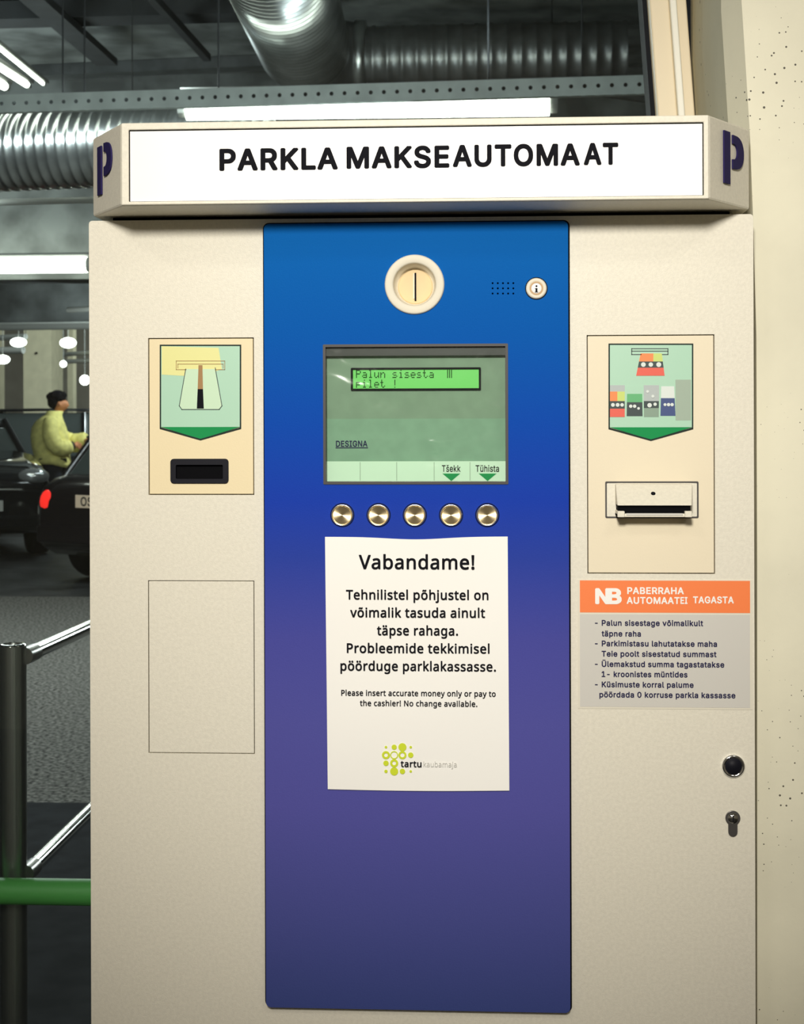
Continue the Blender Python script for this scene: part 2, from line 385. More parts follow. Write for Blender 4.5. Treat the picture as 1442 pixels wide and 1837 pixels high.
# lettering: letter outlines (thousandths of the type size) filled as flat ink, fitted between two photo columns
SANS = {' ':(188,[]),'-':(453,[[337,244,337,188,114,188,114,244]]),'0':(453,[[227,-7,174,1,130,24,95,62,69,113,53,178,48,254,53,330,69,395,95,447,130,484,174,508,227,516,279,508,323,484,358,447,384,395,400,330,405,254,400,178,384,113,359,62,323,24,279,1],[227,50,261,56,290,74,313,103,330,144,340,194,344,254,340,314,330,365,313,405,290,435,261,453,227,460,192,453,163,435,140,405,123,365,113,314,109,254,113,194,123,144,140,103,163,74,192,56]]),'1':(453,[[76,0,76,55,391,55,391,0],[276,509,276,0,212,0,212,448,209,448,86,358,86,427,198,509]]),'A':(480,[[16,0,201,509,276,509,463,0,395,0,287,302,264,372,239,456,213,371,191,302,85,0],[239,456,232,478,245,478],[110,142,110,199,370,199,370,142]]),'B':(456,[[60,0,60,509,241,509,289,504,329,491,359,469,381,442,394,410,398,374,395,344,387,320,356,286,315,267,315,262,339,257,363,245,385,227,402,203,414,173,418,136,413,100,400,67,377,39,344,18,301,4,247,0],[125,57,245,57,296,63,330,80,349,105,355,137,352,161,342,184,327,203,306,218,279,228,248,231,125,231],[125,285,238,285,288,296,308,309,323,326,333,348,336,372,330,403,313,429,283,446,240,452,125,452]]),'D':(502,[[219,0,96,0,96,57,215,57,272,63,318,81,354,110,379,149,394,198,399,255,394,312,379,361,354,399,320,428,275,446,221,452,93,452,93,509,225,509,294,501,353,478,399,441,433,391,455,329,462,255,455,181,433,119,398,68,351,31,291,8],[125,509,125,0,60,0,60,509]]),'E':(419,[[60,0,60,509,372,509,372,452,125,452,125,286,355,286,355,229,125,229,125,57,375,57,375,0]]),'G':(520,[[269,-7,205,1,149,25,104,64,69,116,47,179,40,254,47,329,69,393,103,445,149,484,203,508,265,516,304,513,340,504,374,489,403,469,429,445,449,416,465,384,474,349,408,349,387,393,356,427,315,448,265,456,222,450,183,432,150,404,125,364,109,314,103,254,109,194,125,145,151,105,184,76,224,59,269,53,309,57,345,71,374,93,396,123,410,160,415,199,283,199,283,256,478,256,478,200,471,141,451,91,419,50,377,19,326,0]]),'H':(517,[[60,0,60,509,125,509,125,289,392,289,392,509,457,509,457,0,392,0,392,232,125,232,125,0]]),'I':(300,[[31,0,31,57,118,57,118,452,31,452,31,509,269,509,269,452,183,452,183,57,269,57,269,0]]),'K':(467,[[104,145,104,216,139,261,174,303,212,344,364,509,448,509,231,276,228,276],[60,0,60,509,125,509,125,334,124,225,125,193,125,0],[372,0,188,259,228,309,449,0]]),'L':(393,[[60,0,60,509,125,509,125,57,361,57,361,0]]),'M':(628,[[60,0,60,509,152,509,277,187,287,159,299,123,311,84,315,73,318,83,330,121,342,158,352,187,476,509,568,509,568,0,504,0,504,291,504,327,505,369,506,413,507,436,498,409,482,363,467,322,456,291,342,0,286,0,170,291,159,321,145,361,129,408,120,435,120,416,121,372,122,328,122,291,122,0],[120,435,112,457,119,457],[507,436,507,457,513,457],[315,73,322,49,307,49]]),'N':(523,[[60,0,60,509,136,509,343,183,363,151,388,107,403,76,401,108,399,157,399,195,399,509,463,509,463,0,387,0,202,290,177,331,148,381,120,431,122,384,124,328,125,291,125,0],[120,431,108,452,119,454],[403,76,414,55,405,54]]),'O':(533,[[267,-7,205,1,150,25,105,63,70,115,48,179,40,254,48,329,70,393,105,445,150,484,205,508,267,516,329,508,384,484,429,445,464,393,486,329,493,254,486,179,464,115,429,63,384,25,329,1],[267,53,310,59,349,76,383,105,408,144,425,194,430,254,425,314,408,365,383,404,349,433,310,450,267,456,223,450,184,433,151,404,125,364,109,314,103,254,109,194,125,144,151,105,184,76,223,59]]),'P':(445,[[60,0,60,509,235,509,289,503,332,487,366,462,390,430,404,391,409,348,404,304,390,265,366,233,332,207,289,191,235,186,125,186,125,0],[125,186,109,186,109,242,125,242],[125,242,233,242,269,246,297,256,318,272,333,294,342,319,344,348,342,376,333,402,318,423,297,439,268,449,232,452,125,452]]),'R':(449,[[60,0,60,509,236,509,290,504,333,489,367,465,390,433,405,395,409,352,405,309,390,271,367,240,333,217,289,203,236,198,125,198,125,0],[125,198,96,198,96,255,125,255],[125,255,234,255,269,258,298,267,319,281,334,300,342,324,345,352,342,380,334,405,319,425,298,440,269,449,233,452,125,452],[353,0,230,229,303,229,428,0]]),'S':(447,[[224,-9,172,-4,128,9,91,31,64,60,46,96,38,137,104,137,110,110,123,88,142,71,166,59,224,49,257,52,286,60,311,74,329,92,341,114,346,139,342,161,332,179,296,205,245,222,184,239,128,260,86,289,60,326,52,372,58,413,75,448,102,476,138,498,180,511,227,516,275,511,316,498,351,476,377,449,394,415,401,378,337,378,326,412,302,437,267,453,225,459,194,456,167,448,145,435,129,418,118,398,115,376,119,352,131,334,169,308,212,293,264,279,312,264,359,238,395,198,405,171,408,139,403,99,386,64,360,34,323,11,278,-4]]),'T':(449,[[32,452,32,509,417,509,417,452,257,452,257,0,193,0,193,452]]),'U':(517,[[259,-8,203,-2,154,15,114,43,85,80,66,124,60,173,60,509,124,509,124,178,128,144,141,113,160,87,187,68,220,56,259,52,298,56,331,68,357,87,377,113,389,144,393,178,393,509,457,509,457,173,451,124,433,80,403,43,363,15,315,-2]]),'a':(389,[[160,-9,126,-5,94,5,68,22,48,45,35,73,30,108,34,138,43,161,58,179,78,193,125,211,178,220,234,227,265,235,273,243,276,255,276,257,267,297,240,322,196,331,149,322,118,301,100,274,41,291,57,322,79,346,104,364,133,375,194,384,239,379,286,360,306,343,322,320,333,290,337,251,337,0,277,0,277,52,272,52,252,25,215,1],[170,45,202,49,228,59,248,74,263,93,272,115,276,138,276,190,259,182,231,176,200,171,175,168,134,159,103,139,95,124,92,105,102,72,130,52]]),'d':(424,[[195,-8,151,-2,111,16,79,45,55,84,39,133,34,189,39,245,55,293,79,332,112,361,151,378,196,384,228,381,253,373,287,346,306,319,311,319,311,509,372,509,372,0,313,0,313,59,307,59,287,31,252,4,227,-5],[205,47,236,51,263,65,284,86,299,115,309,150,312,189,309,229,300,263,284,291,263,312,237,325,205,330,172,325,145,311,124,290,108,261,99,227,96,189,99,151,109,117,124,88,145,66,172,51]]),'e':(404,[[212,-8,161,-2,117,16,82,46,56,85,40,132,34,187,39,242,55,290,81,329,115,359,157,378,205,384,266,374,294,361,319,341,341,315,357,282,368,242,371,194,371,169,97,169,100,139,110,106,128,80,151,61,179,50,212,46,254,53,285,73,306,105,365,91,353,63,335,39,311,19,283,4,249,-5],[97,169,75,169,75,221,97,221,96,211,96,178],[97,221,308,221,307,237,298,269,283,294,263,314,237,326,205,330,173,326,146,313,125,294,109,270,99,241],[308,221,338,221,310,202]]),'g':(425,[[207,-151,168,-148,134,-140,82,-110,51,-69,101,-41,122,-66,154,-88,207,-97,249,-92,282,-75,304,-47,311,-6,311,68,306,68,287,41,252,16,227,8,195,5,152,10,113,27,80,53,55,90,39,136,34,191,39,246,55,293,80,332,112,361,152,378,196,384,228,382,253,373,288,346,308,319,313,319,313,379,372,379,372,-9,367,-54,350,-90,324,-117,291,-136,251,-147],[205,59,237,63,264,75,285,95,300,121,309,154,312,193,309,231,300,264,285,291,264,312,237,325,205,330,172,325,145,312,124,290,109,262,99,229,96,193,99,155,109,123,124,96,145,76,172,63]]),'h':(410,[[114,227,114,0,53,0,53,509,114,509,114,312,124,332,152,362,187,379,227,384,264,380,295,369,321,349,341,321,353,285,357,240,357,0,296,0,296,235,290,275,273,304,246,323,210,329,184,326,161,317,141,303,126,283,117,257],[114,312,114,287,102,287]]),'i':(167,[[53,0,53,379,114,379,114,0],[84,443,67,446,54,455,44,468,41,483,44,499,54,512,67,521,84,524,100,521,114,512,123,499,126,483,123,468,114,455,100,446]]),'k':(381,[[110,137,110,212,121,212,284,379,360,379,184,199,177,199],[53,0,53,509,114,509,114,0],[294,0,148,186,191,229,372,0]]),'l':(189,[[139,-2,101,3,74,20,58,47,53,84,53,509,114,509,114,99,120,62,130,54,146,52,160,53,170,54,181,3,162,-1]]),'m':(610,[[53,0,53,379,112,379,112,306,118,323,132,346,172,376,219,386,257,380,287,361,309,331,317,308,322,321,337,343,381,375,437,386,468,383,497,372,522,354,541,328,553,296,557,255,557,0,496,0,496,254,490,289,473,313,447,326,419,330,395,328,374,320,345,290,335,247,335,0,274,0,274,260,269,288,253,311,229,326,199,330,158,320,140,307,126,289,117,266,114,238,114,0],[317,308,321,295,312,295]]),'n':(410,[[114,227,114,0,53,0,53,379,112,379,112,307,124,332,152,362,187,379,227,384,264,380,295,369,321,349,341,321,353,285,357,240,357,0,296,0,296,235,290,275,273,304,246,323,210,329,184,326,161,317,141,303,126,283,117,257],[112,307,112,287,102,287]]),'o':(415,[[207,-8,159,-2,117,16,82,46,56,85,40,133,34,187,40,243,56,291,82,330,117,360,159,378,207,384,256,378,299,360,333,330,359,291,376,243,381,187,376,133,359,85,333,46,299,16,256,-2],[207,46,242,51,270,66,292,89,307,117,316,151,319,187,316,224,307,258,292,287,270,310,242,325,207,330,173,325,145,310,124,287,108,258,99,224,96,187,99,151,108,117,124,89,145,66,173,51]]),'p':(424,[[53,-143,53,379,112,379,112,319,118,319,137,346,171,373,197,381,229,384,274,378,313,361,345,332,370,293,385,245,390,189,385,133,370,84,346,45,313,16,274,-2,229,-8,198,-5,173,4,138,31,118,59,114,59,114,-143],[220,47,253,51,279,66,301,88,316,117,325,151,328,189,325,227,316,261,301,290,280,311,253,325,220,330,188,325,161,312,140,291,125,263,116,229,113,189,116,150,125,115,140,86,162,65,188,51]]),'r':(259,[[53,0,53,379,112,379,112,321,115,321,130,347,152,367,181,380,213,385,229,384,243,384,243,322,230,324,207,326,182,323,159,315,140,301,126,284,117,262,114,237,114,0]]),'s':(365,[[182,-8,145,-5,112,3,84,18,62,38,45,63,36,94,94,107,105,79,124,60,150,49,181,45,217,50,244,62,262,81,268,103,265,121,254,136,237,147,212,155,149,170,104,186,72,208,53,237,47,274,51,305,65,332,87,354,115,370,149,381,187,384,223,381,254,372,279,358,299,339,324,290,268,277,258,298,243,316,219,328,187,333,156,329,131,317,114,299,109,277,112,258,124,243,172,223,229,209,275,194,306,171,325,142,331,107,326,75,312,47,290,24,260,6,223,-5]]),'t':(227,[[204,379,204,327,6,327,6,379],[65,471,126,471,126,98,128,76,136,61,150,53,170,50,185,51,202,54,213,2,192,-3,168,-4,125,2,92,21,72,52,65,93]]),'u':(410,[[182,-5,146,-1,115,11,89,31,69,59,57,95,53,139,53,379,114,379,114,144,119,105,137,75,164,56,200,50,226,53,249,62,268,77,283,97,293,122,296,153,296,379,357,379,357,0,298,0,298,73,286,47,257,17,222,0],[298,73,298,92,307,92]]),'v':(389,[[163,0,17,379,84,379,165,155,187,87,195,59,203,87,224,155,305,379,371,379,226,0],[195,59,206,21,184,21]]),'Ü':(517,[[259,-8,203,-2,154,15,114,43,85,80,66,124,60,173,60,509,124,509,124,178,128,144,141,113,160,87,187,68,220,56,259,52,298,56,331,68,357,87,377,113,389,144,393,178,393,509,457,509,457,173,451,124,433,80,403,43,363,15,315,-2],[331,572,315,575,302,584,293,597,290,612,293,628,302,641,315,650,331,653,346,650,359,641,368,628,371,612,368,597,359,584,346,575],[187,572,172,575,158,584,149,597,146,612,149,628,158,641,172,650,187,653,203,650,216,641,224,628,227,612,224,597,216,584,203,575]]),'ä':(389,[[160,-9,126,-5,94,5,68,22,48,45,35,73,30,108,34,138,43,161,58,179,78,193,125,211,178,220,234,227,265,235,273,243,276,255,276,257,267,297,240,322,196,331,149,322,118,301,100,274,41,291,57,322,79,346,104,364,133,375,194,384,239,379,286,360,306,343,322,320,333,290,337,251,337,0,277,0,277,52,272,52,252,25,215,1],[170,45,202,49,228,59,248,74,263,93,272,115,276,138,276,190,259,182,231,176,200,171,175,168,134,159,103,139,95,124,92,105,102,72,130,52],[261,443,246,446,233,455,224,468,221,483,224,499,233,512,246,520,261,523,277,520,290,512,299,499,301,483,299,468,290,455,277,446],[117,443,102,446,89,455,80,468,77,483,80,499,89,512,102,520,117,523,133,520,146,512,155,499,158,483,155,468,146,455,133,446]]),'õ':(415,[[207,-8,159,-2,117,16,82,46,56,85,40,133,34,187,40,243,56,291,82,330,117,360,159,378,207,384,256,378,299,360,333,330,359,291,376,243,381,187,376,133,359,85,333,46,299,16,256,-2],[207,46,242,51,270,66,292,89,307,117,316,151,319,187,316,224,307,258,292,287,270,310,242,325,207,330,173,325,145,310,124,287,108,258,99,224,96,187,99,151,108,117,124,89,145,66,173,51],[252,446,227,450,204,460,185,470,169,475,156,466,151,448,108,448,112,476,123,498,139,513,163,518,188,514,209,504,228,494,245,490,258,496,265,517,306,517,302,488,291,466,274,451]]),'ö':(415,[[207,-8,159,-2,117,16,82,46,56,85,40,133,34,187,40,243,56,291,82,330,117,360,159,378,207,384,256,378,299,360,333,330,359,291,376,243,381,187,376,133,359,85,333,46,299,16,256,-2],[207,46,242,51,270,66,292,89,307,117,316,151,319,187,316,224,307,258,292,287,270,310,242,325,207,330,173,325,145,310,124,287,108,258,99,224,96,187,99,151,108,117,124,89,145,66,173,51],[279,443,264,446,251,455,242,468,239,483,242,499,251,512,264,520,279,523,295,520,308,512,317,499,320,483,317,468,308,455,295,446],[136,443,120,446,107,455,98,468,95,483,98,499,107,512,120,520,136,523,151,520,164,512,173,499,176,483,173,468,164,455,151,446]]),'ü':(410,[[182,-5,146,-1,115,11,89,31,69,59,57,95,53,139,53,379,114,379,114,144,119,105,137,75,164,56,200,50,226,53,249,62,268,77,283,97,293,122,296,153,296,379,357,379,357,0,298,0,298,73,286,47,257,17,222,0],[298,73,298,92,307,92],[277,443,261,446,248,455,239,468,236,483,239,499,248,512,261,520,277,523,292,520,305,512,314,499,317,483,314,468,305,455,292,446],[133,443,118,446,104,455,96,468,93,483,96,499,104,512,118,520,133,523,149,520,162,512,170,499,173,483,170,468,162,455,149,446]]),'š':(365,[[182,-8,145,-5,112,3,84,18,62,38,45,63,36,94,94,107,105,79,124,60,150,49,181,45,217,50,244,62,262,81,268,103,265,121,254,136,237,147,212,155,149,170,104,186,72,208,53,237,47,274,51,305,65,332,87,354,115,370,149,381,187,384,223,381,254,372,279,358,299,339,324,290,268,277,258,298,243,316,219,328,187,333,156,329,131,317,114,299,109,277,112,258,124,243,172,223,229,209,275,194,306,171,325,142,331,107,326,75,312,47,290,24,260,6,223,-5],[137,529,186,469,235,529,296,529,296,526,215,435,157,435,77,526,77,529]])}
HUMAN = {' ':(175,[]),'!':(181,[[71,135,54,480,126,480,109,135],[90,-9,60,1,51,15,48,36,51,57,60,71,90,81,119,71,129,57,132,36,129,15,119,1]]),'.':(180,[[89,-9,60,1,51,15,48,36,51,57,60,71,89,81,119,71,129,57,132,36,129,15,119,1]]),'N':(510,[[65,0,65,480,135,480,391,83,394,83,392,115,390,162,389,209,389,480,445,480,445,0,375,0,118,398,116,398,119,340,121,268,121,0]]),'P':(406,[[65,0,65,480,192,480,273,470,329,443,361,398,372,338,368,300,354,264,330,233,294,208,245,192,181,187,126,187,126,0],[126,238,174,238,234,244,276,261,301,290,310,336,302,376,280,405,242,422,187,428,126,428]]),'T':(373,[[156,0,156,426,7,426,7,480,366,480,366,426,217,426,217,0]]),'V':(403,[[171,0,0,480,63,480,171,172,189,117,201,67,214,117,232,173,339,480,403,480,232,0]]),'a':(377,[[144,-7,100,0,63,19,39,52,31,100,41,148,73,183,127,206,203,215,265,217,265,238,260,277,245,301,222,314,190,318,136,310,89,291,71,335,126,357,193,366,251,359,291,337,314,300,322,245,322,0,279,0,268,51,265,51,241,25,216,7,185,-3],[158,41,200,47,234,66,256,98,264,144,264,176,211,174,154,167,118,152,98,130,92,99,97,73,110,55,132,44]]),'b':(413,[[228,-7,189,-3,158,9,134,26,116,46,111,46,99,0,57,0,57,510,116,510,116,386,115,344,113,312,116,312,134,333,158,351,189,362,228,366,288,354,335,319,366,261,376,180,366,99,335,40,288,5],[219,42,261,51,291,78,309,121,315,181,309,240,291,283,260,308,218,317,169,309,138,284,122,242,116,182,116,179,122,121,138,78,169,51]]),'c':(322,[[201,-7,156,-2,117,13,83,38,58,73,42,120,37,178,42,238,59,286,85,322,119,347,160,362,206,367,259,361,300,347,282,298,244,310,204,315,158,306,125,281,105,238,98,179,105,121,124,79,156,53,201,44,253,50,294,65,294,13,254,-2]]),'d':(413,[[185,-7,124,5,77,40,47,98,37,179,47,261,78,319,125,355,185,367,223,363,254,351,297,314,301,314,299,339,297,367,297,510,356,510,356,0,308,0,300,48,297,48,278,27,254,9,223,-3],[194,42,243,50,274,74,292,113,298,168,298,179,292,238,275,282,244,309,193,318,152,308,122,280,104,235,98,178,104,121,122,78,152,51]]),'e':(379,[[210,-7,162,-2,120,14,85,40,59,76,42,122,37,177,42,232,57,279,81,316,112,344,151,361,196,367,239,362,276,347,305,322,327,290,340,250,345,204,345,169,98,169,107,115,129,76,165,52,213,44,274,50,328,69,328,17,274,-1],[99,216,283,216,277,257,262,290,234,311,195,318,158,312,129,291,109,259]]),'g':(413,[[195,-161,123,-155,65,-138,65,-84,125,-105,198,-112,240,-105,271,-85,291,-53,298,-11,298,3,298,27,300,48,297,48,251,7,185,-7,123,6,76,42,47,101,37,179,47,256,76,316,123,354,185,367,219,363,249,353,275,336,298,312,301,312,309,360,356,360,356,-6,346,-74,317,-122,267,-151],[194,42,241,49,273,71,292,109,298,165,298,179,292,243,273,285,240,309,193,317,153,308,123,281,104,237,98,179,104,120,123,77,153,50]]),'h':(415,[[57,0,57,510,116,510,116,361,113,310,117,310,137,334,164,352,195,362,229,366,287,358,328,335,352,294,361,234,361,0,302,0,302,230,297,268,282,295,257,312,222,317,171,309,139,283,122,242,116,186,116,0]]),'i':(173,[[87,420,62,429,55,441,52,457,55,474,62,486,87,495,111,486,119,474,122,457,119,441,111,429],[57,0,57,360,116,360,116,0]]),'j':(173,[[87,420,62,429,55,441,52,457,55,474,62,486,87,495,111,486,119,474,122,457,119,441,111,429],[15,-161,-15,-159,-37,-153,-37,-105,-16,-110,7,-112,27,-109,43,-100,54,-83,57,-56,57,360,116,360,116,-54,110,-99,92,-133,61,-154]]),'k':(359,[[57,0,57,510,116,510,116,244,115,216,113,185,116,185,128,201,144,221,158,238,273,360,343,360,197,206,353,0,281,0,156,168,116,132,116,0]]),'l':(173,[[57,0,57,510,116,510,116,0]]),'m':(628,[[57,0,57,360,105,360,113,311,117,311,137,336,162,353,192,363,223,367,293,352,333,306,336,306,358,333,386,352,418,363,452,367,505,359,543,335,566,295,574,234,574,0,515,0,515,232,511,269,497,296,474,312,442,317,397,309,367,287,350,250,345,199,345,0,286,0,286,232,281,269,268,296,245,312,212,317,166,309,137,283,121,242,116,187,116,0]]),'n':(415,[[57,0,57,360,105,360,113,311,117,311,138,336,165,353,197,363,230,367,287,359,328,335,352,295,361,234,361,0,302,0,302,230,297,268,282,295,257,312,222,317,171,309,139,283,122,242,116,187,116,0]]),'o':(406,[[202,-7,157,-1,117,15,84,42,58,79,42,125,37,181,48,260,82,318,135,355,204,367,250,361,290,345,324,318,349,282,365,236,370,181,359,101,325,42,271,6],[203,42,251,52,283,80,303,123,309,181,303,238,283,281,251,308,203,317,155,308,123,281,104,238,98,181,104,123,123,80,156,52]]),'p':(413,[[57,-161,57,360,105,360,113,311,116,311,135,333,158,351,189,363,228,367,288,355,335,320,366,262,376,181,366,100,335,41,288,5,228,-7,190,-3,159,9,116,46,112,46,115,17,116,-13,116,-161],[219,42,249,47,273,60,291,82,305,110,315,181,309,237,291,280,261,308,218,317,171,309,140,286,123,247,116,192,116,181,122,122,138,78,169,51]]),'r':(277,[[57,0,57,360,105,360,112,294,115,294,135,322,160,345,190,361,225,367,247,366,267,363,260,308,241,312,221,313,194,309,169,298,147,280,131,256,120,226,116,192,116,0]]),'s':(322,[[148,-7,83,-1,35,16,35,70,87,50,149,41,188,45,214,55,229,72,234,94,227,118,200,140,146,164,86,191,48,223,38,244,34,271,44,312,72,342,115,360,169,367,231,360,284,343,264,296,216,312,165,318,133,315,110,307,95,293,91,275,99,249,129,229,183,206,242,180,279,147,288,126,291,99,282,53,253,20,207,0]]),'t':(242,[[167,-7,115,3,94,16,77,37,65,66,62,105,62,314,11,314,11,343,62,366,86,443,121,443,121,360,225,360,225,314,121,314,121,106,125,77,137,57,155,46,177,42,205,44,228,49,228,4,201,-4]]),'u':(415,[[184,-7,127,1,86,25,61,65,53,124,53,360,113,360,113,128,118,91,133,64,158,48,193,42,243,51,276,76,293,117,299,173,299,360,358,360,358,0,310,0,301,48,298,48,277,23,250,6,218,-3]]),'v':(341,[[136,0,0,360,63,360,140,148,151,115,162,80,169,52,171,52,179,81,190,116,201,148,278,360,341,360,204,0]]),'y':(343,[[56,-161,28,-160,7,-156,7,-109,25,-111,47,-113,75,-108,97,-95,114,-75,127,-49,146,-1,1,360,64,360,142,155,160,104,172,57,175,57,187,101,206,156,279,360,343,360,187,-50,166,-96,139,-131,103,-154]]),'ä':(377,[[144,-7,100,0,63,19,39,52,31,100,41,148,73,183,127,206,203,215,265,217,265,238,260,277,245,301,222,314,190,318,136,310,89,291,71,335,126,357,193,366,251,359,291,337,314,300,322,245,322,0,279,0,268,51,265,51,241,25,216,7,185,-3],[158,41,200,47,234,66,256,98,264,144,264,176,211,174,154,167,118,152,98,130,92,99,97,73,110,55,132,44],[248,425,233,428,220,437,211,450,208,465,211,481,220,494,233,502,248,505,264,502,277,494,286,481,288,465,286,450,277,437,264,428],[104,425,89,428,76,437,67,450,64,465,67,481,76,494,89,502,104,505,120,502,133,494,142,481,145,465,142,450,133,437,120,428]]),'õ':(406,[[202,-7,157,-1,117,15,84,42,58,79,42,125,37,181,48,260,82,318,135,355,204,367,250,361,290,345,324,318,349,282,365,236,370,181,359,101,325,42,271,6],[203,42,251,52,283,80,303,123,309,181,303,238,283,281,251,308,203,317,155,308,123,281,104,238,98,181,104,123,123,80,156,52],[248,429,223,433,200,443,181,453,165,458,152,449,147,431,104,431,108,459,119,481,135,496,159,501,184,497,205,487,224,477,241,473,254,479,261,500,302,500,298,471,287,449,270,434]]),'ö':(406,[[202,-7,157,-1,117,15,84,42,58,79,42,125,37,181,48,260,82,318,135,355,204,367,250,361,290,345,324,318,349,282,365,236,370,181,359,101,325,42,271,6],[203,42,251,52,283,80,303,123,309,181,303,238,283,281,251,308,203,317,155,308,123,281,104,238,98,181,104,123,123,80,156,52],[275,426,260,429,247,438,238,451,235,466,238,482,247,495,260,503,275,506,291,503,304,495,313,482,316,466,313,451,304,438,291,429],[132,426,116,429,103,438,94,451,91,466,94,482,103,495,116,503,132,506,147,503,160,495,169,482,172,466,169,451,160,438,147,429]])}


def area2(c): return sum(c[i][0] * c[(i + 1) % len(c)][1] - c[(i + 1) % len(c)][0] * c[i][1] for i in range(len(c)))


def inside(p, c):
    r = False
    for i in range(len(c)):
        (x0, y0), (x1, y1) = c[i], c[(i + 1) % len(c)]
        if (y0 > p[1]) != (y1 > p[1]) and p[0] < (x1 - x0) * (p[1] - y0) / (y1 - y0) + x0: r = not r
    return r


_T = {}


def glyph(fam, ch):
    """Triangles of one letter in type units."""
    k = (id(fam), ch)
    if k in _T: return _T[k]
    cs = [[(c[i], c[i + 1]) for i in range(0, len(c), 2)] for c in fam[ch][1]]
    tris = []
    if cs:
        big = max(cs, key=lambda c: abs(area2(c))); sg = area2(big) > 0
        for j_, o_ in enumerate([c for c in cs if (area2(c) > 0) == sg]):
            bm = bmesh.new(); ed = []
            for lp in [o_] + [h for h in cs if (area2(h) > 0) != sg and inside(((h[0][0] + h[1][0] + h[2][0]) / 3, (h[0][1] + h[1][1] + h[2][1]) / 3), o_)]:
                v = [bm.verts.new((x, 0, z)) for x, z in lp]
                ed += [bm.edges.new((p, q)) for p, q in zip(v, v[1:] + v[:1])]
            r = bmesh.ops.triangle_fill(bm, use_beauty=True, use_dissolve=False, edges=ed, normal=(0, -1, 0))
            for f in r['geom']:
                if isinstance(f, bmesh.types.BMFace): tris.append([(v.co.x, v.co.z, j_ * 5e-6) for v in f.verts])
            bm.free()
    _T[k] = (fam[ch][0], tris); return _T[k]


def cap_of(fam): return max(c[i] for c in fam['P'][1] for i in range(1, len(c), 2))


def lay(fam, s, bold=0.0, track=0.0):
    """Triangles of a line of writing in type units; bold thickens every stroke by that much on each side."""
    x, out = 0.0, []
    sh = [(0, 0)] if not bold else [(0, 0)] + [(bold * math.cos(PI * k / 4 + .39), bold * math.sin(PI * k / 4 + .39)) for k in range(8)]
    for ch in s:
        adv, tr_ = glyph(fam, ch)
        for t in tr_:
            for i_, (dx, dz) in enumerate(sh): out.append([(x + p[0] + dx, p[1] + dz, p[2] + i_ * 2e-5) for p in t])
        x += adv + 2 * bold * .7 + track
    return out


def write(mb, s, px0, px1, base, cap, y, bold=0.0, fam=None):
    """Adds the writing s to mb on the upright plane at y: from column px0 to px1, baseline row base, capitals cap rows high."""
    fam = fam or SANS
    tris = lay(fam, s, bold)
    x0 = min(p[0] for t in tris for p in t); x1 = max(p[0] for t in tris for p in t)
    a, b = at(px0, base, y), at(px1, base, y)
    z = (a.z + b.z) / 2; k = (at(px0, base - cap, y).z - a.z) / (cap_of(fam) + 2 * bold)
    sx = (b.x - a.x) / (x1 - x0)
    for t in tris: mb.face([(a.x + (p[0] - x0) * sx, y - p[2], z + (p[1] + bold) * k) for p in t])
    return mb


# ================================================================== THE SETTING
GZ = 4.75
X_REV = at(1341, 300, .06).x
o = MB().box(-3.0, 3.0, -4.6, .50, -.1, 0).build('floor', 'lobby_floor'); structure(o)
o = MB().box(-3.0, 3.0, -4.7, -4.6, 0, 3.5).build('wall_back', 'lobby_wall'); structure(o)
o = MB().box(-3.1, -3.0, -4.7, .5, 0, 3.5).build('wall_left', 'lobby_wall'); structure(o)
o = MB().box(3.0, 3.1, -4.7, .5, 0, 3.5).build('wall_right', 'lobby_wall'); structure(o)
o = MB().box(-3.1, 3.1, -4.7, .62, 3.4, 3.5).build('ceiling', 'lobby_ceiling'); structure(o)

# concrete pier right of the machine: front face, chamfered edge, reveal running back to the window
PF = .045                                                    # pier front plane
zt = at(1345, 240, PF).z
e_hi, e_lo = at(1330, 0, PF), at(1345, 240, PF)
lean = (e_hi.x - e_lo.x) / (e_hi.z - e_lo.z)
ch = .016
ring = []
YB = .62
for z, px_, c_ in ((0.0, 1358, .001), (at(1358, 1000, PF).z, 1358, .001), (at(1356, 600, PF).z, 1356.5, .001), (at(1350, 400, PF).z, 1351, .008), (zt, 1345, ch), (at(1330, 0, PF).z, 1330, ch), (3.4, None, ch)):
    xe = at(px_, AY + (EYE.z - z) * FPX / 1.79, PF).x if px_ else xe
    ring.append([(xe, PF, z), (3.0, PF, z), (3.0, YB, z), (xe - c_, YB, z), (xe - c_, PF + .05, z)])
mb = MB(); mb.loft(ring)
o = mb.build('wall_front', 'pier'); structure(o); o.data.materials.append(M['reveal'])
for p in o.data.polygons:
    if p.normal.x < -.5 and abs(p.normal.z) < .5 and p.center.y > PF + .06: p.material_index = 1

# glazed wall behind the machine
WY = .375
win = bpy.data.objects.new('window_1', None); COL.objects.link(win); structure(win); win.location = (0, WY, 0)
fx = [at(p, 200, WY) for p in (1169, 1177, 1205, 1211, 1223, 1230, 1243, 1248)]
fl = (at(1232, 0, WY).x - at(1247, 200, WY).x) / (at(1232, 0, WY).z - at(1247, 200, WY).z)
zk = at(1200, 240, WY).z


def upright(x0, x1, y0, y1):
    rg = []
    for z in (0.0, zk, 3.4):
        d = max(0.0, z - zk) * fl
        rg.append([(x0 + d, y0, z), (x1 + d, y0, z), (x1 + d, y1, z), (x0 + d, y1, z)])
    return MB().loft(rg)


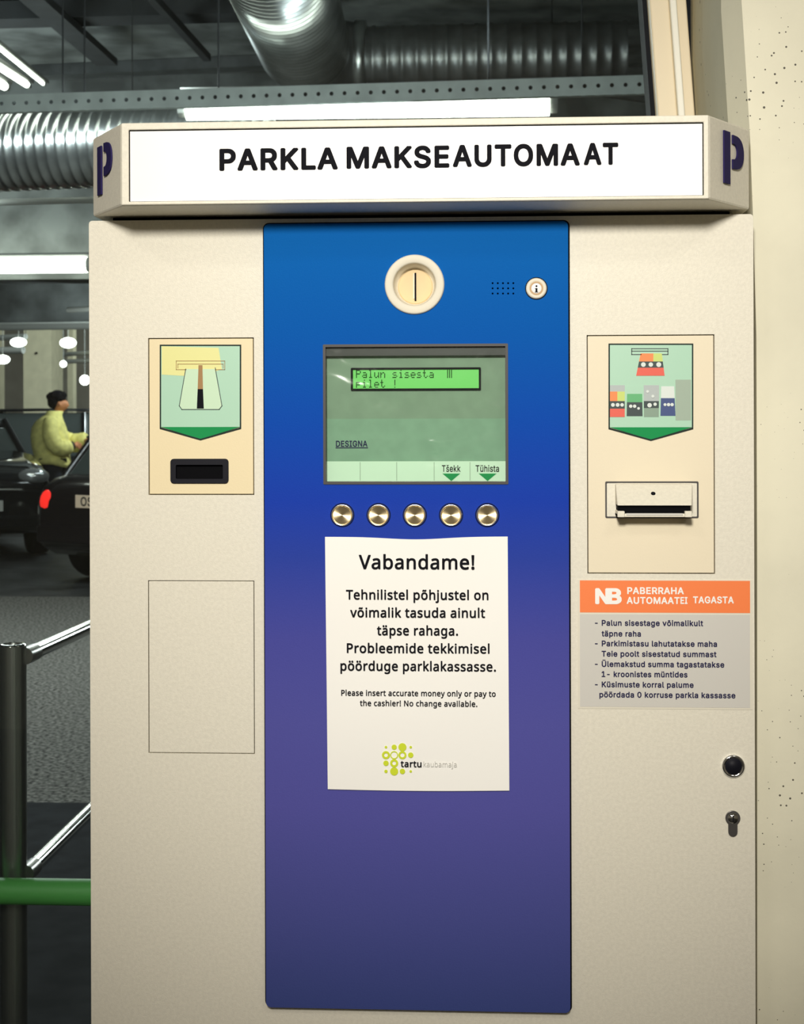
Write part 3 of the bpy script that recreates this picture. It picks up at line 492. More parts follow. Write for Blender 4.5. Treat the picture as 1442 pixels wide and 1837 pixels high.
X = [p.x for p in fx]
upright(X[0], X[1] + .001, WY - .004, WY + .05).build('gasket', 'gasket', win)
upright(X[1], X[3], WY - .035, WY + .06).build('window_frame', 'frame_cream', win, bevel=.002)
upright(X[3], X[4], WY - .045, WY + .06).build('window_bead', 'frame_white', win, bevel=.002)
upright(X[4], X[6], WY - .03, WY + .06).build('window_frame', 'frame_cream', win, bevel=.002)
upright(X[6], X[7] + .03, WY - .01, WY + .06).build('window_seal', 'gasket', win)
MB().box(-3.0, X[0] + .002, WY, WY + .008, .0, 3.4).build('window_pane', 'pane', win)

# garage beyond the glass
G0, G1 = .62, 36.0
o = MB().box(-16, 8, 4.02, 10.6, -.1, 0).build('floor', 'asphalt'); structure(o)
o = MB().box(-16, 8, 10.6, G1, -.1, 0).build('floor', 'asphalt_far'); structure(o)
o = MB().box(-16, 8, .5, 4.02, -.1, 0.0).build('floor', 'asphalt_dark'); structure(o)
o = MB().box(-16, 8, G0, G1, GZ, GZ + .2).build('ceiling', 'concrete'); structure(o)
o = MB().box(-16, 8, G1, G1 + .2, 0, GZ).build('wall_back', 'back_wall'); structure(o)
o = MB().box(-16.2, -16, G0, G1, 0, GZ).build('wall_left', 'concrete'); structure(o)
o = MB().box(8, 8.2, G0, G1, 0, GZ).build('wall_right', 'concrete'); structure(o)
o = MB().box(-16, 8, G0, G0 + .1, 3.4, GZ).build('wall_front', 'concrete'); structure(o)

# columns
def column(px0, px1, pxs, y, depth):
    a, b = at(px0, 680, y).x, at(px1, 680, y).x
    c = at(pxs, 680, y + depth).x
    mb = MB(); mb.loft([[(a, y, z), (b, y, z), (c, y + depth, z), (a + (c - b), y + depth, z)] for z in (0, GZ)])
    return mb.build('column', 'column')


structure(column(42, 92, 113, 24.0, .75))
structure(column(-40, -6, 8, 27.5, .6))
structure(column(121, 131, 137, 29.0, .4))
structure(column(1128, 1215, 1230, 13.2, .6))

# ================================================================== THE PAYMENT MACHINE
mach = empty('payment_machine', (0, .2, 0), 'tall cream and blue parking payment machine standing before the glazed wall', 'payment machine')
bl, br = at(161, 1000).x, at(1353, 1000).x
btop = at(755, 390).z
T_SP = span(266, 606, 455.5, 888)
N_SP = span(1053, 600.5, 1282, 1029.5)
C_SP = span(266, 1041.5, 456.5, 1352)
K1 = at(1315, 1374); K2 = at(1314, 1467)
SLOT = span(306, 823, 410, 867)
cab = MB()
cab.plate(rect(bl, br, 0, btop, .004, 4), [rect(*T_SP), rect(*N_SP), rect(*C_SP), rect(*span(581.5, 619, 909.5, 867, -.01)), circ(at(743.5, 510.5, -.01).x, at(743.5, 510.5, -.01).z, .028, 32)], 0.0, .012)
cabinet = cab.build('cabinet', 'cream', mach, bevel=.0016)
MB().box(bl + .003, br - .003, .012, .31, .0, btop - .002).build('cabinet_shell', M['cream_side'], mach)
g = .0011
for sp_ in (T_SP, N_SP, C_SP):
    x0, x1, z0, z1 = sp_
    MB().plate(rect(x0 - .002, x1 + .002, z0 - .002, z1 + .002), [rect(*grow(sp_, -.004))], .0085, .0115).build('gap_lining', 'hollow', cabinet)

# header sign on top
SY = -.087
sl, sr = at(217.5, 300, SY).x, at(1272, 290, SY).x
st, sb = at(745, 213, SY).z, at(745, 363.5, SY).z
kl, kr = at(167.5, 320, 0).x, at(1343, 300, 0).x
plan = [(kl, .30), (kl, 0.0), (sl, SY), (sr, SY), (kr, 0.0), (kr, .30)]
FP = span(232, 227, 1261.5, 363, SY)
mb = MB()
bot = [mb.bm.verts.new((x, y, sb)) for x, y in plan]; top = [mb.bm.verts.new((x, y, st)) for x, y in plan]
mb.bm.faces.new(bot); mb.bm.faces.new(top)
for i in range(6):
    j = (i + 1) % 6; mb.bm.faces.new((bot[i], bot[j], top[j], top[i]))
housing = mb.build('sign_housing', 'cream', mach, bevel=.0025)
fr = MB().plate(rect(sl + .001, sr - .001, sb + .0005, st - .001), [rect(FP[0], FP[1], sb + .004, FP[3])], SY - .0035, SY + .0005).build('sign_frame', 'cream', housing, bevel=.001)
MB().box(FP[0] + .0012, FP[1] - .0012, SY - .0012, SY + .001, sb + .0045, FP[3] - .0014).build('sign_face', 'sign_white', housing)
MB().plate(rect(FP[0], FP[1], sb + .004, FP[3]), [], SY - .0002, SY + .0003).build('sign_gap', 'hollow', housing)
L = MB(); ly = SY - .0017
write(L, 'PARKLA', 393.5, 606, 305.5, 40, ly, 31)
write(L, 'MAKSE', 621.5, 806, 302, 40, ly, 31)
write(L, 'AUTOMA', 812, 1040, 298.5, 40, ly, 31)
write(L, 'AT', 1047, 1109, 296, 40, ly, 31)
L.build('sign_lettering', 'ink', housing)
# dark shadow gap between sign and cabinet
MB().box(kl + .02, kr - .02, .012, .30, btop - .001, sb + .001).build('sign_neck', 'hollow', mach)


def cheek_letter(A, B, stem, bowl):
    """Stencil P on the slanting end face running from A (left) to B (right), both (x, y); fractions of its width and height."""
    A, B = Vector((*A, 0)), Vector((*B, 0)); nrm = Vector((B.y - A.y, -(B.x - A.x), 0)).normalized()
    if nrm.y > 0: nrm = -nrm
    mb = MB()

    def pt(u, v): p = A.lerp(B, u); p.z = st + (sb - st) * v; return p

    def prism(uv):
        f = [mb.bm.verts.new(pt(u, v) + nrm * .0026) for u, v in uv]; b = [mb.bm.verts.new(pt(u, v) + nrm * .0008) for u, v in uv]
        mb.bm.faces.new(f)
        for i in range(len(f)):
            j = (i + 1) % len(f); mb.bm.faces.new((f[i], f[j], b[j], b[i]))
    u0, u1, v0, v1 = stem; prism([(u0, v0), (u1, v0), (u1, v1), (u0, v1)])
    u0, u1, v0, v1 = bowl; n = 14; vc, hv = (v0 + v1) / 2, (v1 - v0) / 2; wu = u1 - u0
    outer = [(u0 + wu * max(0.0, math.cos(-PI / 2 + PI * i / n)) ** .6, vc + hv * math.sin(-PI / 2 + PI * i / n)) for i in range(n + 1)]
    inner = [(u0 + wu * .42 * max(0.0, math.cos(-PI / 2 + PI * i / n)) ** .6, vc - hv * .02 + hv * .46 * math.sin(-PI / 2 + PI * i / n)) for i in range(n + 1)]
    for i in range(n): prism([outer[i], outer[i + 1], inner[i + 1], inner[i]])
    return mb.build('letter', 'emblem', housing)


cheek_letter((kl, 0), (sl, SY), (.22, .36, .165, .77), (.45, .72, .15, .56))
cheek_letter((sr, SY), (kr, 0), (.32, .47, .13, .76), (.54, .82, .15, .56))

# blue front panel
BY = -.010
PSP = span(475, 399, 1021, 1812.5, BY)
D_SP = span(581.5, 619, 909.5, 867, BY)
coin = at(743.5, 510.5, BY)
grad = gradient_panel('front_panel_paint', [(0.000, (0.05, 0.07, 0.24)), (0.115, (0.07, 0.08, 0.29)), (0.256, (0.088, 0.086, 0.34)), (0.363, (0.085, 0.085, 0.34)), (0.469, (0.068, 0.072, 0.33)), (0.575, (0.027, 0.054, 0.34)), (0.646, (0.013, 0.048, 0.39)), (0.745, (0.006, 0.066, 0.4)), (0.858, (0.003, 0.093, 0.4)), (0.978, (0.003, 0.115, 0.41))], PSP[2], PSP[3])  # lowest stops carry part of the light falloff
holes = [rect(*D_SP, .001, 2)]
mb = MB()
spk = []
for r_ in range(3):
    for c_ in range(5):
        p = at(883.5 + c_ * 9.3, 508 + r_ * 9.3, BY); spk.append(circ(p.x, p.z, .00105, 10))
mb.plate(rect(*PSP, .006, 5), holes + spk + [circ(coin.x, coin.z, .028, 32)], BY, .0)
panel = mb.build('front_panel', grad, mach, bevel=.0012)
MB().plate(rect(*grow(PSP, .0022), .007, 5), [rect(*D_SP), circ(coin.x, coin.z, .028, 32)], -.0016, .001).build('panel_gasket', 'hollow', panel)

# coin slot
px_m = abs(at(800, 500).x - at(700, 500).x) / 100.0            # metres per photo pixel on the machine
ri = MB()
ri.ring(coin, (0, -1, 0), [(-.004, .0345), (.001, .0345), (.003, .0335), (.0035, .0325), (.0034, .0262), (.0024, .0248), (.0005, .0242), (-.0205, .0212), (-.0212, .0198)], 64, False, False)
cs = ri.build('coin_slot', 'coin_rim', mach, smooth=True)
dc = at(743.5, 512, BY)
MB().ring(dc, (0, -1, 0), [(-.0215, .0206), (-.0205, .0204), (-.0185, .0196), (-.0178, .0186), (-.0172, .012), (-.0170, 0)], 48, True, False).build('coin_disc', 'coin_disc', cs, smooth=True)
s_ = span(742.4, 487, 745.4, 538, BY)
MB().box(s_[0], s_[1], BY + .0162, BY + .0176, s_[2], s_[3]).build('coin_opening', 'ink', cs)
s_ = span(740, 488, 742.2, 534, BY)
MB().box(s_[0], s_[1], BY + .0158, BY + .0176, s_[2], s_[3]).build('coin_guide', 'coin_rim', cs)

# information button
ib = at(962, 517.5, BY)
ibo = MB().ring(ib, (0, -1, 0), [(-.001, .0120), (.0005, .0120), (.002, .0110), (.0024, .0100), (.0022, .0078), (.0014, .0074)], 48, True, True).build('info_button', 'coin_rim', mach, smooth=True)
MB().ring(ib, (0, -1, 0), [(-.001, .0129), (.0004, .0129), (.0006, .0118)], 40, True, True).build('button_seat', 'hollow', ibo)
MB().ring(ib, (0, -1, 0), [(.0014, .0078), (.0027, .0076), (.0027, .0062), (.0014, .0060)], 40, False, False).build('button_ring', 'tan', ibo)
MB().ring(ib, (0, -1, 0), [(.0010, .0061), (.0022, .0060), (.0025, .0052), (.0026, 0)], 40, True, False).build('button_cap', 'sign_white', ibo, smooth=True)
L = MB(); yy = ib.y - .0028
q = at(962, 518, yy)
L.box(q.x - .0010, q.x + .0012, yy, yy + .0004, q.z - .0038, q.z + .0008)
L.box(q.x - .0019, q.x + .0012, yy, yy + .0004, q.z + .0002, q.z + .0008)
L.box(q.x - .0019, q.x + .0021, yy, yy + .0004, q.z - .0042, q.z - .0035)
L.ring((q.x + .0001, yy + .0004, q.z + .0030), (0, -1, 0), [(0, .0012), (.0004, .0012)], 16)
L.build('letter', 'ink', ibo)

# display behind a clear film
DY = .004
dsp = MB().plate(rect(*grow(D_SP, .0012), .001, 2), [rect(*grow(D_SP, -.0018))], BY - .0012, DY + .002).build('display', 'bezel', mach)
CARD = span(582, 619, 909, 867, DY)
z_a, z_b = at(745, 751, DY).z, at(745, 827.5, DY).z
zt_, zb_ = at(745, 638.5, DY).z, at(745, 867.5, DY).z
cx0, cx1 = at(582, 740, DY).x, at(909.5, 740, DY).x
LCD = span(629.5, 659.5, 862.5, 700.5, DY)
MB().plate(rect(cx0, cx1, z_a, zt_ + .012), [], DY + .0002, DY + .004).build('display_card', 'screen_card', dsp)
MB().plate(rect(cx0, cx1, z_b - .002, z_a), [], DY, DY + .004).build('display_card', 'screen_card_low', dsp)
MB().box(cx0, cx1, DY - .009, DY + .001, zt_, zt_ + .013).build('display_top_shade', 'screen_shade', dsp)  # shade at the recess top put in as a near-black strip
leg_sp = span(585, 827.5, 909, 867.5, DY)
MB().plate(rect(cx0, cx1, zb_ - .002, z_b), [], DY - .0008, DY + .003).build('legend_strip', 'legend', dsp)
for p in (646, 711.5, 778.7, 843):
    a = span(p - .6, 829, p + .6, 862, DY - .001); MB().box(a[0], a[1], DY - .0011, DY - .0007, a[2], a[3]).build('legend_divider', 'divider', dsp)
L = MB(); write(L, 'T\u0161ekk', 792.5, 826, 846.5, 12, DY - .0011, 10); write(L, 'T\u00fchista', 853, 895, 846.5, 12, DY - .0011, 10)
L.build('legend_lettering', 'ink', dsp)
for p in (809.5, 874.5):
    MB().plate(poly([(p - 16, 849.5), (p + 16, 849.5), (p, 863)], DY - .0011), [], DY - .0012, DY - .0007).build('legend_arrow', 'green', dsp)
L = MB(); write(L, 'DESIGNA', 602.5, 659, 801.5, 11, DY - .0003, 22)
a = span(602, 802.5, 660, 804.2, DY); L.box(a[0], a[1], DY - .0005, DY - .0001, a[2], a[3])
L.build('display_lettering', 'navy_ink', dsp)
MB().plate(rect(*LCD, .0012, 3), [rect(*grow(LCD, -.0024))], DY - .0022, DY + .0005).build('screen_frame', 'ink', dsp)
MB().plate(rect(*grow(LCD, -.0022)), [], DY - .0009, DY + .0004).build('screen', 'lcd', dsp)
DOTS = {'P': '11110 10001 10001 11110 10000 10000 10000', 'a': '00000 00000 01110 00001 01111 10001 01111', 'l': '01100 00100 00100 00100 00100 00100 01110',
        'u': '00000 00000 10001 10001 10001 10011 01101', 'n': '00000 00000 10110 11001 10001 10001 10001', 's': '00000 00000 01110 10000 01110 00001 11110',
        'i': '00100 00000 01100 00100 00100 00100 01110', 'e': '00000 00000 01110 10001 11111 10000 01110', 't': '01000 01000 11100 01000 01000 01001 00110',
        'p': '00000 00000 11110 10001 11110 10000 10000', 'o': '00000 00000 01110 10001 10001 10001 01110', '!': '00100 00100 00100 00100 00100 00000 00100',
        ' ': '00000 ' * 7, '|': '10101 ' * 7}
L = MB(); ly = DY - .0011
for row, s in ((663.5, 'Palun sisesta  |'), (681.0, 'pilet !')):
    for k, chh in enumerate(s):
        for r_, bits in enumerate(DOTS[chh].split()):
            for c_, bit in enumerate(bits):
                if bit == '1':
                    x_ = 638.5 + k * 10.9 + c_ * 1.75; y_ = row + r_ * 2.1
                    a = span(x_, y_, x_ + 1.62, y_ + 2.0, ly); L.box(a[0], a[1], ly, ly + .0003, a[2], a[3])
L.build('screen_lettering', 'lcd_ink', dsp)
MB().box(D_SP[0] + .001, D_SP[1] - .001, BY + .0030, BY + .0034, D_SP[2] + .001, D_SP[3] - .001).build('display_film', 'film', dsp)

# five turned metal push buttons
for i in range(5):
    c = at(614 + 65 * i, 924, BY)
    pb = MB().ring(c, (0, -1, 0), [(-.001, .0131), (.0016, .0131), (.0030, .0126), (.0036, .0118), (.0032, .0109), (.0020, .0107)], 48, True, False).build('push_button', 'steel' if i == 4 else 'brass_rim', mach, smooth=True)
    MB().ring(c, (0, -1, 0), [(-.001, .0139), (.0004, .0139), (.0004, .0125)], 40, True, True).build('button_seat', 'hollow', pb)
    MB().ring(c, (0, -1, 0), [(.0010, .0108), (.0028, .0107), (.0032, .0102), (.0031, .0060), (.0030, .0)], 64, True, False).build('button_cap', 'brass', pb)

# ticket reader on the left
TY = .0006
tr = MB().plate(rect(*grow(T_SP, -g)), [rect(*grow(SLOT, -.0005), .004, 4)], TY, .009).build('ticket_reader', 'reader', mach, bevel=.0006)


def picto_window(parent, x0, y0, x1, y1, tip, y, col):
    xm = (x0 + x1) / 2
    def house(d):
        return poly([(x0 - d, y0 - d), (x1 + d, y0 - d), (x1 + d, y1 + d), (xm, tip + d * 1.1), (x0 - d, y1 + d)], y)
    f = MB().plate(list(reversed(house(1.2))), [list(reversed(house(-1.2)))], y - .0012, y + .001).build('picture_frame', 'frame_line', parent)
    MB().plate(rect(*span(x0 - .5, y0 - .5, x1 + .5, y1 - 2, y)), [], y - .0007, y + .001).build('picture_card', col, parent)
    MB().plate(list(reversed(poly([(x0 + 1, y1 - 2), (x1 - 1, y1 - 2), (xm, tip - 1)], y))), [], y - .0008, y + .001).build('arrow', 'green', parent)
    return f


def lines(mb, segs, wpx, y, d=.0002):
    for (ax_, ay_, bx_, by_) in segs:
        a, b = at(ax_, ay_, y), at(bx_, by_, y); t = (b - a); t.y = 0; n_ = Vector((-t.z, 0, t.x)).normalized() * (wpx * px_m / 2); t = t.normalized() * (wpx * px_m / 2)
        a, b = a - t, b + t
        pts = [a + n_, a - n_, b - n_, b + n_]
        mb.plate([(p.x, p.z) for p in pts], [], y, y + d)
    return mb


picto_window(tr, 288, 619.5, 431.5, 768, 788.5, TY, 'picto')
yp = TY - .0009
MB().plate(list(reversed(poly([(290, 621), (392, 624), (398, 662), (360, 676), (290, 672)], yp))), [], yp, yp + .0001).build('picture_tint', 'picto_yellow', tr)
yp -= .0002
MB().plate(list(reversed(poly([(334, 662), (385, 662), (398, 728), (394, 734.5), (325, 734.5), (321, 728)], yp))), [], yp, yp + .0001).build('ticket_picture', 'ticket', tr)
yp -= .0003
lines(MB(), [(316, 647.5, 403, 647.5), (316, 647.5, 316, 663), (316, 663, 334, 663), (403, 647.5, 403, 663), (386, 663, 403, 663), (319, 653, 400, 653), (319, 653, 319, 660), (400, 653, 400, 660)], 1.0, yp).build('slot_drawing', 'brown', tr)
lines(MB(), [(333, 662, 321.5, 728), (321.5, 728, 326, 734.5), (326, 734.5, 393, 734.5), (393, 734.5, 398, 728), (398, 728, 386, 660)], 1.3, yp).build('ticket_outline', 'note_dark', tr)
MB().plate(list(reversed(poly([(356, 655), (363, 655), (364, 698), (354.5, 698)], yp))), [], yp, yp + .0002).build('stripe', 'brown', tr)
MB().plate(list(reversed(poly([(354.5, 698), (364, 698), (365.5, 733), (353, 733)], yp))), [], yp, yp + .0002).build('stripe', 'ink', tr)
ts = MB().plate(rect(*SLOT, .004, 5), [rect(*span(316, 834, 400, 859), .001, 2)], TY - .0025, .008).build('ticket_slot', 'black_plastic', mach, bevel=.0008)
MB().plate(rect(*span(312, 830, 404, 863)), [], .004, .0085).build('slot_mouth', 'slot_inner', ts)

# blank cover plate lower left
MB().plate(rect(*grow(C_SP, -g * .8)), [], .0003, .009).build('cover_plate', 'cream', mach, bevel=.0006)

# banknote reader on the right
nr = MB().plate(rect(*grow(N_SP, -g)), [rect(*span(1088, 866, 1250, 926))], TY, .009).build('banknote_reader', 'note_plate', mach, bevel=.0006)
picto_window(nr, 1092.5, 617.5, 1242, 768.5, 789.5, TY, 'picto')
yp = TY - .0010
lines(MB(), [(1133, 625.5, 1198, 625.5), (1133, 630, 1198, 630), (1133, 625.5, 1133, 636), (1198, 625.5, 1198, 636), (1133, 636, 1150, 636), (1186, 636, 1198, 636)], 1.5, yp).build('slot_drawing', 'note_dark', nr)


def note(top, bands, circles):
    """Small printed picture of a banknote: outline corners, coloured bands (fractions), pale figures."""
    (tx0, tx1, ty), (bx0, bx1, by) = top
    P_ = lambda u, v: (tx0 + (bx0 - tx0) * v + u * ((tx1 + (bx1 - tx1) * v) - (tx0 + (bx0 - tx0) * v)), ty + (by - ty) * v)
    base = None
    for k, (u0, u1, v0, v1, col) in enumerate(bands):
        q_ = yp - .00008 * k
        ob = MB().plate(list(reversed(poly([P_(u0, v0), P_(u1, v0), P_(u1, v1), P_(u0, v1)], q_))), [], q_, yp + .0003).build('banknote_picture' , col, nr)
    mb_ = MB(); q_ = yp - .0009
    for (u, v, r) in circles:
        c = at(*P_(u, v), q_); mb_.ring((c.x, q_ + .0003, c.z), (0, -1, 0), [(0, r * px_m), (.0003, r * px_m)], 14)
    mb_.build('banknote_figures', 'note_pale', nr)


note(((1149, 1187, 634), (1141, 1192, 674)), [(0, .6, 0, .36, 'note_orange'), (.6, 1, 0, .36, 'note_lime'), (0, 1, .36, .64, 'note_dark'), (0, 1, .64, 1, 'note_red')], [(.2, .5, 4.2), (.5, .5, 4.0), (.82, .5, 4.4)])
note(((1094, 1120.5, 691), (1094, 1120.5, 748)), [(0, 1, 0, .2, 'note_grey'), (0, .5, .2, .5, 'note_orange'), (.5, 1, .2, .5, 'note_lime'), (0, 1, .5, .74, 'note_dark'), (0, 1, .74, 1, 'note_red')], [(.2, .62, 3.4), (.52, .62, 3.4), (.82, .62, 3.2)])
note(((1125, 1151.5, 691), (1124, 1152.5, 746.5)), [(0, 1, 0, .28, 'picto'), (0, 1, .28, .55, 'note_green'), (0, 1, .55, 1, 'note_dark')], [(.25, .68, 3.0), (.5, .68, 3.0), (.75, .75, 2.4)])
note(((1154.5, 1182, 691), (1155, 1181.5, 748)), [(0, 1, 0, .5, 'note_grey'), (0, 1, .5, .72, 'note_dark'), (0, 1, .72, 1, 'note_sage')], [(.25, .2, 2.4), (.6, .35, 2.6), (.38, .63, 4.0), (.75, .6, 3.0)])
note(((1186, 1209, 693), (1184.5, 1211.5, 746)), [(0, 1, 0, .4, 'note_pale'), (0, 1, .4, 1, 'note_blue')], [(.3, .62, 2.6), (.55, .62, 3.0), (.8, .62, 3.0)])
MB().plate(rect(*span(1211.5, 681, 1239.5, 754, yp)), [], yp, yp + .0004).build('grey_flap_picture', 'box_grey', nr)

# banknote intake: sloping snout with a slot in a framed opening
I_SP = span(1086.5, 864.5, 1252, 928.5)
it = MB().plate(rect(*grow(I_SP, .0006), .0015, 3), [rect(*grow(I_SP, -.0012), .001, 3)], TY - .0008, .006).build('banknote_intake', 'bezel', mach)
MB().plate(rect(*grow(I_SP, -.001)), [], .0005, .007).build('intake_plate', 'cream', it)
yi = -.030
hx0, hx1 = at(1107.5, 890, yi).x, at(1241, 890, yi).x
zt1, zt2 = at(1170, 868, 0).z, at(1170, 907, yi).z
zl1, zl2 = at(1170, 918.5, yi).z, at(1170, 928, yi).z
tx0, tx1 = at(1103.5, 868, -.002).x, at(1241, 868, -.002).x
mb = MB(); mb.loft([[(tx0, .002, zt1), (tx0, -.006, zt1), (hx0, yi, zt2), (hx0, .002, zt2)], [(tx1, .002, zt1), (tx1, -.006, zt1), (hx1, yi, zt2), (hx1, .002, zt2)]])
mb.build('intake_hood', 'cream', it, bevel=.001)
mb = MB(); mb.box(hx0, hx1, yi + .002, .002, zl2, zl1 - .002)
mb.box(hx0, hx0 + .008, yi - .001, .002, zl2, zl1 + .001); mb.box(hx1 - .008, hx1, yi - .001, .002, zl2, zl1 + .001)
mb.build('intake_lip', 'cream', it, bevel=.0008)
MB().box(hx0 + .001, hx1 - .001, yi + .006, .001, zl1 - .0025, zt2 + .001).build('intake_mouth', 'slot_inner', it)
MB().box(hx0 + .010, hx1 - .010, yi + .001, yi + .004, zl2 + .0022, zl1 - .0016).build('intake_bar', 'sticker', it)
hp = at(1171.5, 885.5, -.0165)
dirn = Vector((0, yi + .006, zt2 - zt1)).normalized(); nn = Vector((0, -abs(dirn.z), -abs(dirn.y))) if False else Vector((0, dirn.z, -dirn.y))
if nn.y > 0: nn = -nn
# point on the sloping hood face at the hole's row
tpar = (hp.z - zt1) / (zt2 - zt1); hc = Vector((hp.x, -.006 + (yi + .006) * tpar, hp.z))
MB().ring(hc, nn, [(-.002, .0026), (.0004, .0026)], 20).build('intake_hole', 'ink', it)

# instruction sticker
KY = -.0006
st_ = MB().plate(rect(*span(1036, 1040, 1349.5, 1272)), [], KY, .0002).build('instruction_sticker', 'sticker_edge', mach)
MB().plate(rect(*span(1040, 1102, 1345, 1268.5)), [], KY - .0003, .0).build('sticker_field', 'sticker', st_)
MB().plate(rect(*span(1040, 1041.5, 1345, 1099)), [], KY - .0003, .0).build('sticker_band', 'orange', st_)
L = MB(); ty = KY - .0006
write(L, 'N', 1067.5, 1093, 1084, 29, ty, 40); write(L, 'B', 1089.5, 1115, 1084, 29, ty, 40)
write(L, 'PABERRAHA', 1125, 1226.5, 1066, 12.5, ty, 26)
write(L, 'AUTOMAAT', 1124, 1219, 1083.5, 12.5, ty, 26); write(L, 'EI', 1220.5, 1233, 1083.5, 12.5, ty, 26); write(L, 'TAGASTA', 1243, 1316, 1082.5, 12.5, ty, 26)
L.build('sticker_heading', 'white_ink', st_)
L = MB()
for s, a, b, base in (('- Palun sisestage v\u00f5imalikult', 1067, 1261, 1123), ('t\u00e4pne raha', 1079, 1149.5, 1142), ('- Parkimistasu lahutatakse maha', 1067, 1286, 1160),
                      ('Teie poolt sisestatud summast', 1079, 1285, 1178.5), ('- \u00dclemakstud summa tagastatakse', 1067, 1299, 1197), ('1- kroonistes m\u00fcntides', 1079, 1233, 1215),
                      ('- K\u00fcsimuste korral palume', 1067, 1244, 1233.5), ('p\u00f6\u00f6rdada 0 korruse parkla kassasse', 1075, 1319, 1252)):
    write(L, s, a, b, base, 10.5, ty, 25)
L.build('sticker_lettering', 'navy_ink', st_)

# latch and key cylinder lower right
kn = MB().ring(K1, (0, -1, 0), [(-.002, .0132), (.002, .0132), (.0035, .0122), (.0038, .0108), (.0025, .0094)], 40, True, False).build('latch', 'chrome', mach, smooth=True)
MB().ring(K1, (0, -1, 0), [(-.002, .0098), (.0026, .0096), (.0030, .0)], 32, True, False).build('latch_centre', 'black_plastic', kn, smooth=True)
r_ = 13 * px_m; cyl_lo = at(1314, 1492)
wv = .0052
ol = []
for i in range(25):
    t = -PI / 2 + .67 + (2 * PI - 1.34) * i / 24; ol.append((K2.x + r_ * math.cos(t), K2.z + r_ * math.sin(t)))
for i in range(9):
    t = PI + PI * i / 8; ol.append((K2.x + wv * math.cos(t), cyl_lo.z + wv * math.sin(t)))
kc = MB().plate(ol, [], -.0022, .001).build('key_cylinder', 'lock_steel', mach, bevel=.0008)
MB().ring((K2.x, -.0022, K2.z), (0, -1, 0), [(-.001, .0060), (.0008, .0058), (.0010, .0)], 28, True, False).build('lock_plug', 'chrome', kc, smooth=True)
MB().box(K2.x - .0006, K2.x + .0006, -.0036, -.0030, K2.z - .0042, K2.z + .0036).build('keyhole', 'ink', kc)

# ================================================================== PAPER NOTICE taped below the buttons
NY = BY - .0018
pc = [at(583, 963, NY), at(910.5, 962.5, NY), at(913.5, 1418, NY), at(588, 1415.5, NY)]
nx, nz = 24, 34
notice = empty('paper_notice', (pc[3].x, NY, pc[3].z), 'white paper notice taped to the blue panel below the metal buttons', 'notice')
mb = MB(); rows = []
for j in range(nz + 1):
    v = j / nz; row = []
    for i in range(nx + 1):
        u = i / nx
        p = pc[0].lerp(pc[1], u).lerp(pc[3].lerp(pc[2], u), v)
        dip = .0030 * math.exp(-((u - .5) / .22) ** 2) * max(0, 1 - v * 5)
        lift = .0009 * math.sin(PI * u) ** 2 * (math.exp(-v * 9) + .4 * math.exp(-(1 - v) * 9)) + .0003 * math.sin(9 * v + 4 * u)
        row.append(mb.bm.verts.new((p.x, NY - .0006 - lift, p.z - dip - (.0012 * math.sin(PI * u) * max(0, v * 8 - 7) if v > .87 else 0))))
    rows.append(row)
for j in range(nz):
    for i in range(nx): mb.bm.faces.new((rows[j][i], rows[j][i + 1], rows[j + 1][i + 1], rows[j + 1][i]))
ps = mb.build('sheet', 'paper', notice, smooth=True)
sd = ps.modifiers.new('thickness', 'SOLIDIFY'); sd.thickness = .0002; sd.use_rim = False
ty = NY - .0018
L = MB()
write(L, 'Vabandame!', 643.5, 851, 1021.5, 26, ty, 16, HUMAN); L.build('notice_heading', 'ink', notice); L = MB()
for s, a, b, base in (('Tehnilistel p\u00f5hjustel on', 620.5, 876, 1076), ('v\u00f5imalik tasuda ainult', 628, 870, 1108), ('t\u00e4pse rahaga.', 676, 821.5, 1140), ('Probleemide tekkimisel', 622, 878, 1172), ('p\u00f6\u00f6rduge parklakassasse.', 610.5, 889.5, 1204)):
    write(L, s, a, b, base, 17.5, ty, 17, HUMAN)
L.build('notice_lettering', 'ink', notice); L = MB()
write(L, 'Please insert accurate money only or pay to', 612, 889, 1249, 10.5, ty, 17, HUMAN)
write(L, 'the cashier! No change available.', 645.5, 856, 1267.3, 10.5, ty, 17, HUMAN)
L.build('small_print', 'ink', notice)
dots, rings_ = MB(), MB()
gx, gz_ = (692.2, 706.9, 721.7, 736.6), (1340.4, 1354.7, 1369.2, 1383.8)
for (c_, r_, rad, hole) in ((0, 0, 2.3, 0), (1, 0, 4.6, 0), (2, 0, 7.2, 0), (3, 0, 2.3, 0), (0, 1, 7.2, 3.4), (1, 1, 7.2, 5.4), (2, 1, 7.2, 3.8), (3, 1, 4.8, 0), (0, 2, 4.8, 0), (1, 2, 7.2, 3.4), (0, 3, 3.0, 0), (1, 3, 7.2, 0), (2, 3, 4.8, 0), (3, 3, 2.2, 0)):
    p = at(gx[c_], gz_[r_], ty)
    dots.plate(circ(p.x, p.z, rad * px_m, 24), [circ(p.x, p.z, hole * px_m, 20)] if hole else [], ty, ty + .0002)
dots.build('logo', 'lime', notice)
L = MB(); write(L, 'tartu', 718.5, 756, 1376.3, 12, ty - .0003, 20, HUMAN); L.build('logo_lettering', 'ink', notice)
L = MB(); write(L, 'kaubamaja', 759.5, 819, 1376, 9.5, ty - .0003, 0, HUMAN); L.build('logo_lettering', 'grey_ink', notice)

